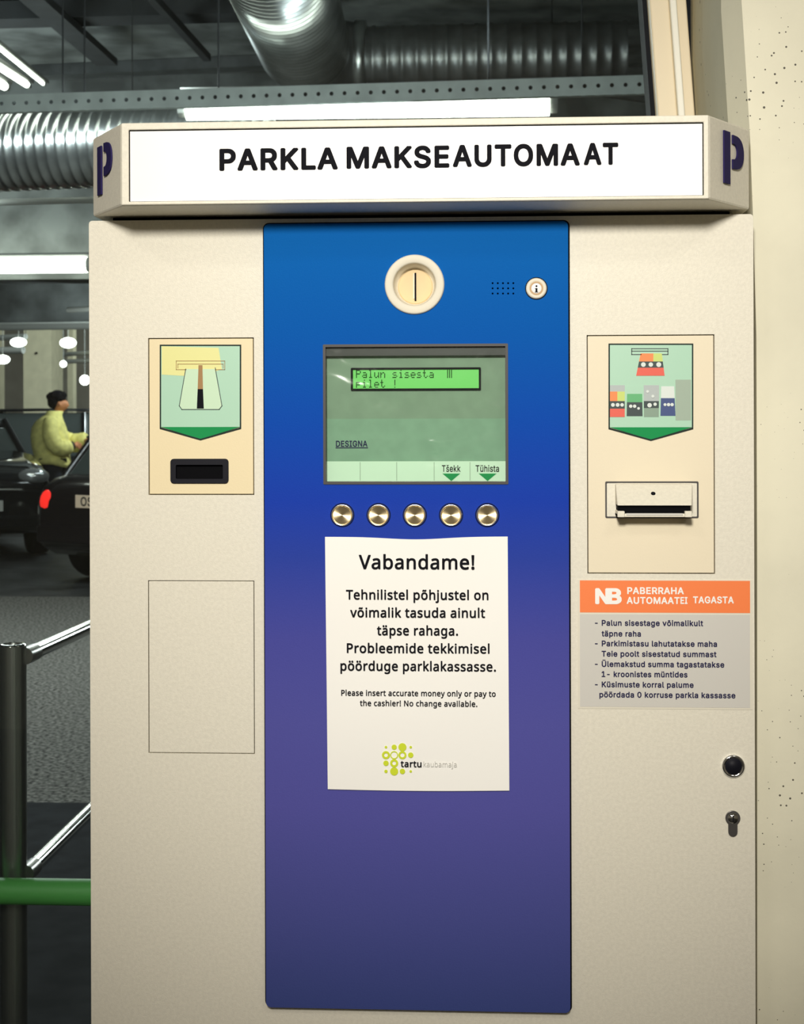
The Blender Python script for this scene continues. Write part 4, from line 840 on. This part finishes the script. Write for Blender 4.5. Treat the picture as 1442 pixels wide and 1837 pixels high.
# ================================================================== RAILING behind the glass
RY = 1.13
pa = at(23, 1156, RY)
s_r = (at(47, 1300, RY).x - at(0, 1300, RY).x) / 2
rail = empty('railing', (pa.x, RY, 0), 'dark steel railing post with chrome bars and a green rail behind the glass', 'railing')
MB().ring((pa.x, RY, 0), (0, 0, 1), [(0, s_r), (pa.z - .012, s_r), (pa.z - .003, s_r), (pa.z, s_r - .003), (pa.z, s_r - .007), (pa.z - .006, s_r - .008)], 40).build('post', 'dark_steel', rail, smooth=False)
MB().ring((pa.x, RY, pa.z - .006), (0, 0, 1), [(0, s_r - .001), (.0065, s_r - .001), (.0075, s_r - .003), (.0075, s_r - .007)], 40, False, False).build('post_rim', 'chrome', rail, smooth=True)
for (ax_, ay_, bx_, by_) in ((52, 1174, 158, 1126), (52, 1562, 160, 1456)):
    a = at(ax_, ay_, RY + .02); d = at_z(bx_, by_, a.z); dv = (d - a).normalized()
    st0 = Vector((pa.x, RY, a.z)) + Vector((s_r * .9, .0, 0))
    MB().tube([st0, a, a + dv * .03], .017, 20).build('bar_socket', 'dark_steel', rail, smooth=True)
    MB().tube([a + dv * .02, a + dv * 2.6], .0155, 20).build('bar', 'chrome', rail, smooth=True)
ga, gb = at(-60, 1597.5, RY - .07), at_z(175, 1601, at(-60, 1597.5, RY - .07).z)
gv = (gb - ga)
MB().tube([ga - gv * .8, gb + gv * 2.2], .0245, 28).build('green_bar', 'green_rail', rail, smooth=True)

# ================================================================== DUCTS, TRAYS AND LAMPS UNDER THE GARAGE CEILING
def spiral(pts_a, pts_b, r, pitch, rise):
    a, b = Vector(pts_a), Vector(pts_b); n_ = int((b - a).length / pitch); pts, rr = [], []
    for i in range(n_):
        for f, k in ((0, 0), (.62, 0), (.72, 1), (.90, 1)):
            pts.append(a.lerp(b, (i + f) / n_)); rr.append(r + rise * k)
    return pts, rr


# big spiral duct running in depth, elbow, then a branch to the right
DE = at(545, 82, 9.4)
near = Vector((at(548, 104, 9.4).x + .18, 3.2, DE.z))
duct = empty('air_duct', (DE.x, DE.y, DE.z), 'large ribbed metal duct under the ceiling with an elbow turning right', 'duct')
p_, r__ = spiral(near, DE, .322, .085, .020)
MB().tube(p_, r__, 40).build('duct_pipe', 'galv', duct, smooth=True)
bend, br_ = [], []
dirv = (DE - near).normalized()
RB = .42
for i in range(13):
    t = PI / 2 * i / 12
    bend.append(DE + dirv * (RB * math.sin(t)) + Vector((1, -.02, .0)) * (RB * (1 - math.cos(t)))); br_.append(.335 - .075 * i / 12)
MB().tube(bend, br_, 40).build('duct_elbow', 'galv_dark', duct, smooth=True)
e0 = bend[-1]; e1 = at_z(1125, 95, e0.z)
p_, r__ = spiral(e0, e1, .235, .11, .008)
MB().tube(p_, r__, 40).build('duct_pipe', 'galv_dark', duct, smooth=True)
MB().ring(e0, (1, -.02, 0), [(-.06, .272), (-.05, .285), (.03, .285), (.04, .24)], 40).build('duct_collar', 'galv', duct, smooth=True)

# horizontal spiral duct at the left
la = at(-200, 282, 8.75); lb = at_z(520, 246, la.z)
d2 = empty('air_duct', la, 'ribbed metal duct running level behind the perforated tray', 'duct')
p_, r__ = spiral(la, lb, .27, .075, .010)
MB().tube(p_, r__, 40).build('duct_pipe', 'galv', d2, smooth=True)

# perforated cable tray with real holes
ta = at(-140, 190, 7.1); tb = at_z(1260, 148, ta.z)
tv = (tb - ta); tl = tv.length; td = tv.normalized(); hgt = .100
ang = math.atan2(td.y, td.x); TM = Matrix.Translation(ta) @ Matrix.Rotation(ang, 4, 'Z')
mb = MB(); pitch = .0765; nh = int(tl / pitch)
for i in range(nh):
    x0, x1, xc = i * pitch, (i + 1) * pitch, (i + .5) * pitch
    sq = [(x0, -hgt / 2), (xc, -hgt / 2), (x1, -hgt / 2), (x1, 0), (x1, hgt / 2), (xc, hgt / 2), (x0, hgt / 2), (x0, 0)]
    o_ = [mb.bm.verts.new((a, 0, b)) for a, b in sq]
    i_ = []
    for a, b in sq:
        l_ = math.hypot(a - xc, b) or 1; i_.append(mb.bm.verts.new((xc + (a - xc) / l_ * .0125, 0, b / l_ * .0125)))
    for k in range(8): mb.bm.faces.new((o_[k], o_[(k + 1) % 8], i_[(k + 1) % 8], i_[k]))
mb.box(0, tl, 0.0, .05, -hgt / 2 - .003, -hgt / 2); mb.box(0, tl, .0, .012, hgt / 2, hgt / 2 + .003)
for i in range(0, nh): mb.box((i + .25) * pitch, (i + .60) * pitch, -.004, .0, -hgt / 2 - .006, -hgt / 2 + .001)
mb.bm.transform(TM)
bk = MB().box(0, tl, .05, .053, -hgt / 2, hgt / 2); bk.bm.transform(TM)
tray = tag(mb.build('cable_tray', 'tray'), 'grey perforated metal cable tray running across above the sign', 'cable tray')
bk.build('hole_backing', 'beam', tray)  # dark sheet added behind the holes to block the lamp glow


def batten(name, a, b, r, label, body=True, group=None, wide=1.0, h=None):
    """Fluorescent batten: glowing tube cover under a grey spine with end caps."""
    a, b = Vector(a), Vector(b); d = (b - a).normalized()
    e = empty(name, (a + b) / 2, label, 'lamp', group)
    side = Vector((-d.y, d.x, 0)).normalized(); up = d.cross(side)
    if up.z < 0: up = -up
    rings__ = []
    for f in (0, 1):
        c = a.lerp(b, f); rings__.append([c + side * (math.cos(2 * PI * k / 20) * r * wide) + up * (math.sin(2 * PI * k / 20) * (h or r)) for k in range(20)])
    MB().loft(rings__).build('tube', 'tube', e, smooth=False)
    for c, s__ in ((a, -1), (b, 1)):
        MB().tube([c + d * (s__ * -.01), c + d * (s__ * .05)], r * .92, 14).build('end_cap', 'lamp_body', e)
    u = up * ((h or r) + .02)
    MB().tube([a + u - d * .04, b + u + d * .10], .022, 8).build('spine', 'lamp_body', e)
    return e


for yb_, zb_, hb_ in ((12.45, at(80, 501, 12.45).z, .5), (15.95, at(80, 579, 15.95).z, .5)):
    structure(MB().box(-16, 8, yb_, yb_ + hb_, zb_, GZ).build('ceiling_beam', 'concrete'))
fa = at(335, 192, 7.7); fb = at_z(985, 184, fa.z)
batten('fluorescent_lamp', fa, fb, .072, 'long glowing fluorescent lamp directly above the sign, below the perforated tray', h=.084)
fr_a = fb + (fb - fa).normalized() * .13 + Vector((0, 0, .108)); fr_b = at_z(1240, 183, fb.z)
lr = tag(MB().tube([fr_a, fr_b], .045, 14).build('lamp_rail', 'galv_dark', smooth=True), 'dark metal rail continuing from the end of the lamp above the sign', 'rail')
for f in (.1, .9):
    p = fr_a.lerp(fr_b, f); MB().tube([p, Vector((p.x, p.y, GZ + .01))], .005, 6).build('rail_hanger', 'beam', lr)
ha = at(-150, 478, 12.1); hb = at_z(156, 475, ha.z)
batten('fluorescent_lamp', ha, hb, .073, 'bright level fluorescent lamp beside the upper edge of the cream cabinet')
for k, (pa_, pb_) in enumerate((((-110, -2), (77, 150)), ((-120, 45), (48, 152)), ((-150, 62), (8, 155)))):  # topmost is a pipe, its lit look put in as a glow
    z_ = 4.05 - .12 * k
    a = at_z(*pa_, z_); b = at_z(*pb_, z_)
    batten('fluorescent_lamp', a, b, .013 if k == 0 else (.0, .022, .028)[k], ('thin pipe with an added glow pointing away under the ceiling, topmost of three', 'middle one of three glowing tubes pointing away under the ceiling', 'lowest of three glowing tubes pointing away under the ceiling')[k], group='lamps pointing away')

# beams, conduits and hangers
def bar_z(name, pix_a, pix_b, z, half_w, half_h, m_, label, cat):
    a, b = at_z(*pix_a, z), at_z(*pix_b, z); d = (b - a).normalized(); s1 = Vector((-d.y, d.x, 0)).normalized() * half_w; s2 = Vector((0, 0, half_h))
    mb = MB(); mb.loft([[p + s1 + s2, p + s1 - s2, p - s1 - s2, p - s1 + s2] for p in (a, b)])
    return tag(mb.build(name, m_), label, cat)


bar_z('cable_channel', (40, -22), (192, 112), 4.53, .09, .03, 'beam', 'dark cable channel pointing away under the pale ceiling slab', 'channel')
bar_z('cable_channel', (-150, 31), (560, 12), 4.66, .14, .07, 'beam', 'dark channel crossing the ceiling slab at the upper edge of the frame', 'channel')
bar_z('cable_channel', (62, 131), (478, 112), 4.695, .10, .05, 'galv_dark', 'grey channel crossing the ceiling behind the tray, beside the elbow', 'channel')
bar_z('conduit', (268, -10), (372, 104), 4.50, .03, .03, 'beam', 'thin dark conduit pointing away between the cable channel and large duct', 'conduit')
for k, (px, y0, y1, lb_) in enumerate(((113, 78, 178, 'first thin hanger rod above the tray, nearer the glowing lamps'), (152, 84, 176, 'second thin hanger rod above the tray, beside the cable channel'), (392, 40, 168, 'thin hanger rod above the tray beside the large duct'), (876, -30, 152, 'thin hanger rod in front of the level branch duct'), (990, -30, 60, 'thin hanger rod above the far branch duct'))):
    yy_ = 7.15 if k != 4 else 10.0
    a, b = at(px, y0, yy_), at(px, y1, yy_); a.z = GZ + .01; a.x = b.x; a.y = b.y
    tag(MB().tube([a, b], .006, 6).build('hanger_rod', 'beam'), lb_, 'rod', 'hanger rods')
def pipe(pa_, pb_, y, r, m_, label, ext=(0, 0)):
    a = at(*pa_, y); b = at_z(*pb_, a.z); d = b - a
    o_ = tag(MB().tube([a - d * ext[0], b + d * ext[1]], r, 14).build('pipe', m_, smooth=True), label, 'pipe')
    p = b + d * max(ext[1] * .8, -.1)
    MB().tube([p, Vector((p.x, p.y, GZ + .01))], .006, 6).build('pipe_hanger', 'beam', o_)
    return o_


pipe((0, 363), (160, 359), 9.2, .024, 'pipe', 'grey pipe crossing under the lower edge of the ribbed duct', (1, .6))
pipe((0, 586), (160, 584), 15.5, .045, 'pipe', 'pale pipe crossing in front of the beige column', (.8, .4))
pipe((122, 556), (160, 554), 14.2, .03, 'pipe', 'short grey pipe above the pale pipe near the cabinet edge', (0, .8))
pipe((0, 606), (46, 604), 23.2, .05, 'pipe', 'upper pale pipe ending at the beige column', (.8, 0))
pipe((0, 629), (42, 628), 23.2, .06, 'pipe', 'lower pale pipe ending at the beige column', (.8, 0))
pipe((111, 636), (160, 633), 25.4, .04, 'pipe', 'upper pale pipe behind the beige column by the cabinet', (0, .8))
pipe((111, 649), (160, 647), 25.4, .04, 'pipe', 'lower pale pipe behind the beige column by the cabinet', (0, .8))
for px, py, wx, wz, y, lb_ in ((33, 614, 15, 8.5, 18.9, 'oval glowing lamp touching the beige column, beside its dark dot'), (122, 615, 15, 9.5, 19.4, 'oval glowing lamp under the ceiling between column and cabinet'), (5, 645, 13, 8, 18.9, 'oval glowing lamp lowest on the beige column side away from the cabinet'),
                               (113.5, 653, 6, 6, 19.0, 'small round glowing lamp above the person'), (152, 682, 9, 9, 19.4, 'round glowing lamp touching the cabinet edge above the person')):
    c = at(px, py, y); k = (c - EYE).dot(FWD) / FPX
    e = empty('garage_lamp', c, lb_, 'lamp', 'glowing garage lamps')
    MB().ball(c, wx * k, wz * k, wz * k, 20).build('lamp_globe', 'globe', e, smooth=True)
    MB().tube([c + Vector((0, 0, wz * k * .9)), Vector((c.x, c.y, GZ + .01))], .006, 6).build('lamp_stem', 'lamp_body', e)
c = at(65.5, 633.5, 23.99)
MB().ring(c, (0, -1, 0), [(0, .022), (.02, .02)], 16).build('wall_socket', 'hollow')
tag(bpy.data.objects['wall_socket'], 'small dark round fitting on the beige column', 'fitting')

# unseen area lights added to brighten the garage and what stands in it
for lx, ly, lz, tx, ty_, tz, wt, sx_, sy_ in (
        (-1.6, 3.0, 3.9, -1.6, 8.0, 3.0, 42, 2.4, .2),          # ahead of the tray and ducts
        (-2.6, 4.8, 3.3, -.9, 2.5, .9, 22, .25, 2.0),            # above the railing
        (-.35, 7.2, 3.12, -1.2, 7.8, 4.2, 16, .15, 1.8),         # beside the large duct
        (-3.0, 7.5, 3.6, -3.0, 7.5, 0, 120, 2.4, .2), (-3.2, 16.6, 3.7, -6.2, 18.6, 1.1, 190, 2.4, .2),
        (-3.4, 13.7, 2.45, -6.0, 15.95, 3.3, 16, 1.6, .2),         # on the second ceiling beam
        (-3.5, 20.0, 3.9, -7.0, 24.0, 1.4, 230, 2.4, .2), (-5.0, 28.0, 3.9, -8.0, 36.0, 2.0, 160, 2.4, .2),
        (-4.7, 9.4, 3.1, -4.1, 11.0, 4.75, 45, 2.0, .2)):          # light on the ceiling slab
    lamp('garage_fill_light', 'AREA', (lx, ly, lz), (tx, ty_, tz), wt, (.88, .98, 1.0), shape='RECTANGLE', size=sx_, size_y=sy_)


for lx, ly, lz, wt, sx_, sy_ in ((1.25, 6.2, 2.05, 5, .8, .5), (-1.55, 6.2, 2.55, 3, .6, .4)):   # unseen lights added for highlights on the chrome bars
    lamp('rail_highlight_light', 'AREA', (lx, ly, lz), (-.78, 1.5, .85), wt, (.92, 1.0, .97), shape='RECTANGLE', size=sx_, size_y=sy_, spread=math.radians(70))


# ================================================================== CARS
def car(label, group, paint, plate_m, length=4.4, width=1.76, height=1.43, boot=1.0, hood=.88, estate=False, marks='', trunk=.62):
    """x forward, origin on the ground under the middle."""
    root = empty('car', (0, 0, 0), label, 'car', group)
    L2, W = length / 2, width / 2
    # body rings: station x, half width, bottom z, belt z
    S = [(-L2, W * .80, .42, boot - .22), (-L2 + .05, W * .90, .34, boot - .08), (-L2 + .25, W * .97, .26, boot), (-L2 + .80, W, .22, boot + .0), (-.4, W, .20, .96), (.55, W, .20, .95), (1.0, W * .99, .22, hood + .05), (L2 - .55, W * .97, .24, hood - .06), (L2 - .14, W * .90, .28, hood - .16), (L2 - .02, W * .80, .34, hood - .26), (L2, W * .72, .42, hood - .34)]
    rings = []
    for x, hw, zb, zt__ in S:
        h = zt__ - zb
        half = [(0, zb), (hw * .9, zb), (hw * .985, zb + .12 * h), (hw, zb + .45 * h), (hw * .985, zb + .75 * h), (hw * .90, zb + .95 * h), (hw * .70, zt__), (0, zt__ + .012)]
        rings.append([(x, y, z) for y, z in half] + [(x, -y, z) for y, z in reversed(half[1:-1])])
    MB().loft(rings).build('body', paint, root, smooth=True, local=True)
    # greenhouse
    rb, rf = (-L2 + .12, .95) if estate else (-L2 + trunk, 1.0)
    tb_, tf_ = (-L2 + .42, .30) if estate else (-L2 + trunk + (.68 if trunk > .5 else .30), .30)
    zb_c, zt_c = .93, height - .05
    wb, wt = W * .90, W * .70
    lo = [(rb, -wb, zb_c), (rb, wb, zb_c), (rf, wb, zb_c - .03), (rf, -wb, zb_c - .03)]
    hi = [(tb_, -wt, zt_c), (tb_, wt, zt_c), (tf_, wt, zt_c), (tf_, -wt, zt_c)]
    MB().loft([lo, hi]).build('windows', 'car_glass', root, local=True, bevel=.03)
    rr = []
    for x, z, s in ((tb_ - .10, zt_c - .06, 1.0), (tb_ + .08, zt_c + .035, 1.0), ((tb_ + tf_) / 2, height, 1.01), (tf_ - .10, zt_c + .035, 1.0), (tf_ + .10, zt_c - .06, 1.0)):
        rr.append([(x, -wt * s - .02, z - .02), (x, wt * s + .02, z - .02), (x, wt * s * .85, z + .02), (x, -wt * s * .85, z + .02)])
    MB().loft(rr).build('roof', paint, root, smooth=True, local=True)
    for sy in (-1, 1):                                        # pillars
        for (x0, x1) in ((rb, tb_), (rf, tf_), (-.05, -.12)):
            MB().tube([(x0, sy * wb, zb_c - .02), (x1, sy * wt, zt_c)], .04, 8).build('pillar', paint, root, smooth=True, local=True)
    for sx in (-L2 + .80, L2 - .85):
        for sy in (-1, 1):
            c = (sx, sy * (W - .10), .315)
            wh = MB().ring(c, (0, sy, 0), [(-.10, .24), (-.10, .30), (-.06, .315), (.06, .315), (.10, .30), (.10, .22)], 28).build('wheel', 'rubber', root, smooth=True, local=True)
            MB().ring(c, (0, sy, 0), [(.08, .21), (.105, .20), (.09, .06), (.11, .05), (.112, 0)], 20, True, False).build('hub', 'steel', wh, smooth=True, local=True)
    for sy in (-1, 1):
        MB().ball((-L2 + .06, sy * W * .74, .74), .07, .10, .115, 16).build('tail_light', 'tail', root, smooth=True, local=True)
        MB().ball((L2 - .13, sy * W * .68, hood - .20), .13, .17, .09, 16).build('headlight', 'headlamp', root, smooth=True, local=True)
    for sx, zz in ((-1, .76), (1, .58)):
        x = sx * (L2 + .012)
        n = MB().box(x - .008, x + .008, -.26, .26, zz - .055, zz + .055).build('number_plate', plate_m if sx < 0 else 'plate_white', root, local=True)
        if sx < 0 and marks:
            tr_ = lay(SANS, marks, 20); k_ = .075 / 509; x_ = x - .009; q = MB()
            for t in tr_: q.face([(x_ - p[2], .20 - p[0] * k_, zz - .037 + p[1] * k_) for p in t])
            q.build('plate_figures', 'ink', n, local=True); continue
        # smudged, unreadable figures on the plate
        q = MB(); xx = x + sx * .009
        for k in range(6):
            yc = -.19 + k * .076
            q.box(xx - .001, xx + .001, yc - .013 - .006 * (k % 2), yc + .013, zz - .03, zz + .024 + .006 * (k % 3 == 1))
        q.build('plate_figures', 'ink', n, local=True)
    MB().box(-L2 - .03, -L2 + .12, -W * .84, W * .84, .38, .55).build('bumper', paint, root, bevel=.03, local=True)
    MB().box(L2 - .14, L2 + .03, -W * .76, W * .76, .34, .48).build('bumper', paint, root, bevel=.03, local=True)
    return root


def put(o, px, zc, heading):
    """Stands o on the floor on photo column px, zc metres from the camera, nose towards heading degrees."""
    d = ray(px, AY); p = EYE + d * zc; o.location = (p.x, p.y, 0); o.rotation_euler = (0, 0, math.radians(heading))


c1 = car('dark parked car showing its rear with red tail light beside the cabinet edge', 'parked cars', 'car_wine', 'plate_lit', boot=.98, marks='OS', trunk=.36)
corner = EYE + ray(58, AY) * 13.4; hd = math.radians(61); c1.rotation_euler = (0, 0, hd)
c1.location = (corner.x + 2.2 * math.cos(hd) + .80 * math.sin(hd), corner.y + 2.2 * math.sin(hd) - .80 * math.cos(hd), 0)
c2 = car('black parked car facing the glass with pale number plate at the frame edge', 'parked cars', 'car', 'plate_white', hood=1.07, height=1.5)
nose = EYE + ray(-42, AY) * 15.4; hd = math.radians(-62); c2.rotation_euler = (0, 0, hd)
c2.location = (nose.x - 2.2 * math.cos(hd), nose.y - 2.2 * math.sin(hd), 0)
c3 = car('tall dark estate car parked sideways behind the person in the jacket', 'parked cars', 'car', 'plate_white', height=1.60, length=4.6, estate=True)
put(c3, 190, 22.4, -4)


# ================================================================== PERSON
def skinned(name, verts, edges, radii, material, parent, sub=2):
    me = bpy.data.meshes.new(name); me.from_pydata([Vector(v) for v in verts], edges, [])
    o = bpy.data.objects.new(name, me); COL.objects.link(o)
    sk = o.modifiers.new('skin', 'SKIN'); sk.use_smooth_shade = True
    data = me.skin_vertices[0].data
    for i, r in enumerate(radii): data[i].radius = r if isinstance(r, tuple) else (r, r)
    data[0].use_root = True
    sb_ = o.modifiers.new('sub', 'SUBSURF'); sb_.levels = sub; sb_.render_levels = sub
    dg = bpy.context.evaluated_depsgraph_get(); dg.update()
    m2 = bpy.data.meshes.new_from_object(o.evaluated_get(dg)); m2.name = name
    bpy.data.objects.remove(o)
    for p in m2.polygons: p.use_smooth = True
    m2.materials.clear(); m2.materials.append(M[material])
    o = bpy.data.objects.new(name, m2); COL.objects.link(o)
    if parent: o.parent = parent
    return o


# local frame: x = the way the person faces, y = the person's left, z = up; feet at z 0
person = empty('person', (0, 0, 0), 'person with dark hair in a pale yellow padded jacket, looking down at both hands', 'person')
V = [(0, 0, .98), (0, 0, 1.15), (.01, 0, 1.35), (.03, 0, 1.48), (.06, 0, 1.56), (.09, 0, 1.65), (.10, 0, 1.72)]
E = [(i, i + 1) for i in range(6)]
Rr = [(.15, .12), (.14, .11), (.16, .12), .06, .055, .092, .078]
def chain(start, pts, rad):
    k = start
    for p, r in zip(pts, rad):
        V.append(p); Rr.append(r); E.append((k, len(V) - 1)); k = len(V) - 1
    return k
chain(5, [(.175, 0, 1.64), (.192, 0, 1.628)], [.022, .013])                 # nose
chain(5, [(.14, 0, 1.575)], [.05])                                           # jaw
for sy in (-1, 1):
    chain(5, [(.085, sy * .088, 1.64), (.075, sy * .102, 1.65)], [.018, .014])  # ears
    chain(0, [(0, sy * .095, .90), (.03, sy * .10, .50), (-.02, sy * .11, .09), (.05, sy * .115, .045), (.14, sy * .12, .035)], [.095, .062, .048, .045, .035])
    hnd = chain(2, [(-.02, sy * .19, 1.43), (.01, sy * .28, 1.15), (.20 + (.17 if sy > 0 else 0), sy * .195, 1.12 + (.07 if sy > 0 else 0)), (.265 + (.13 if sy > 0 else 0), sy * .11, 1.13 + (.04 if sy > 0 else 0))], [.06, .045, .036, .034])
    palm = V[hnd]
    for k in range(4):
        ln = (.055, .065, .06, .045)[k]; zz = .028 - .019 * k
        chain(hnd, [(palm[0] + .045, palm[1] - sy * .02, palm[2] + zz), (palm[0] + .045 + ln * .6, palm[1] - sy * .04, palm[2] + zz - .01), (palm[0] + .03 + ln * .7, palm[1] - sy * .07, palm[2] + zz - .018)], [.0105, .0095, .008])
    chain(hnd, [(palm[0] + .01, palm[1] - sy * .035, palm[2] + .035), (palm[0] + .045, palm[1] - sy * .055, palm[2] + .045)], [.012, .009])
skinned('body', V, E, Rr, 'skin', person, 2)
# trousers
V = [(0, 0, 1.0)]; E = []; Rr = [(.17, .15)]
for sy in (-1, 1): chain(0, [(0, sy * .10, .88), (.03, sy * .105, .50), (-.02, sy * .115, .10)], [.115, .085, .07])
skinned('trousers', V, E, Rr, 'trousers', person, 2)
V = []; E = []; Rr = []
for sy in (-1, 1):
    b0 = len(V); V += [(-.06, sy * .115, .05), (.06, sy * .12, .045), (.17, sy * .125, .035)]; Rr += [.05, .05, .038]; E += [(b0, b0 + 1), (b0 + 1, b0 + 2)]
for sy, b0 in ((-1, 0), (1, 3)):
    skinned('shoe', V[b0:b0 + 3], [(0, 1), (1, 2)], Rr[b0:b0 + 3], 'hair', person, 2)
# padded jacket: bulky torso with a turned-out hem, stand-up collar, two padded sleeves with cuffs
TR = [(.925, -.01, .14, .16), (.90, -.01, .215, .235), (.95, -.015, .235, .25), (1.02, -.025, .225, .24), (1.12, -.035, .235, .25), (1.24, -.05, .235, .26), (1.36, -.055, .215, .265), (1.44, -.045, .175, .25), (1.49, -.02, .13, .19), (1.525, .005, .105, .125), (1.565, .02, .105, .112), (1.57, .025, .08, .085)]
rg = []
for z, xc, rx, ry in TR:
    sag = lambda t: -.06 * max(0, math.cos(t)) if z < .96 else 0
    rg.append([(xc + rx * math.cos(t) * (1 + .012 * math.sin(z * 90)), ry * math.sin(t), z + sag(t)) for t in [2 * PI * k / 28 for k in range(28)]])
jk = MB().loft(rg).build('jacket', 'jacket', person, smooth=True, local=True)
for sy in (-1, 1):
    pts = [Vector(p) for p in ((-.03, sy * .17, 1.46), (-.03, sy * .25, 1.38), (-.02, sy * .29, 1.26), (.02, sy * .29, 1.15), (.09, sy * .26, 1.105), (.17, sy * .215, 1.11), (.215, sy * .185, 1.125))]
    if sy > 0: pts = [p + Vector((.035 * k if k > 1 else 0, 0, .012 * k if k > 2 else 0)) for k, p in enumerate(pts)]
    fine = []
    for a_, b_ in zip(pts, pts[1:]):
        for k in range(4): fine.append(a_.lerp(b_, k / 4))
    fine.append(pts[-1])
    rr_ = [(.085 + .02 * math.sin(PI * i / (len(fine) - 1))) * (1 + .04 * math.sin(i * 1.9)) for i in range(len(fine))]; rr_[0] = .06; rr_[-1] = .062
    if sy > 0: rr_ = [r * (1.0 + .30 * i / len(rr_)) for i, r in enumerate(rr_)]
    slv = MB().tube(fine, rr_, 18).build('sleeve', 'jacket', jk, smooth=True, local=True)
    d = (pts[-1] - pts[-2]).normalized()
    MB().tube([pts[-1] - d * .01, pts[-1] + d * .035], .056, 16).build('cuff', 'trousers', jk, smooth=True, local=True)
# hair
hm = MB(); hm.ball((.050, 0, 1.742), .105, .100, .088, 24); hm.ball((.010, 0, 1.685), .085, .096, .095, 20); hm.ball((.11, .0, 1.765), .055, .075, .045, 16); hm.ball((-.03, .02, 1.745), .06, .07, .06, 16)
bmesh.ops.subdivide_edges(hm.bm, edges=hm.bm.edges[:], cuts=1)
for v in hm.bm.verts: v.co += Vector((random.uniform(-1, 1), random.uniform(-1, 1), random.uniform(-1, 1))) * .006
hm.build('hair', 'hair', person, smooth=True, local=True)
put(person, 96, 19.0, 14)
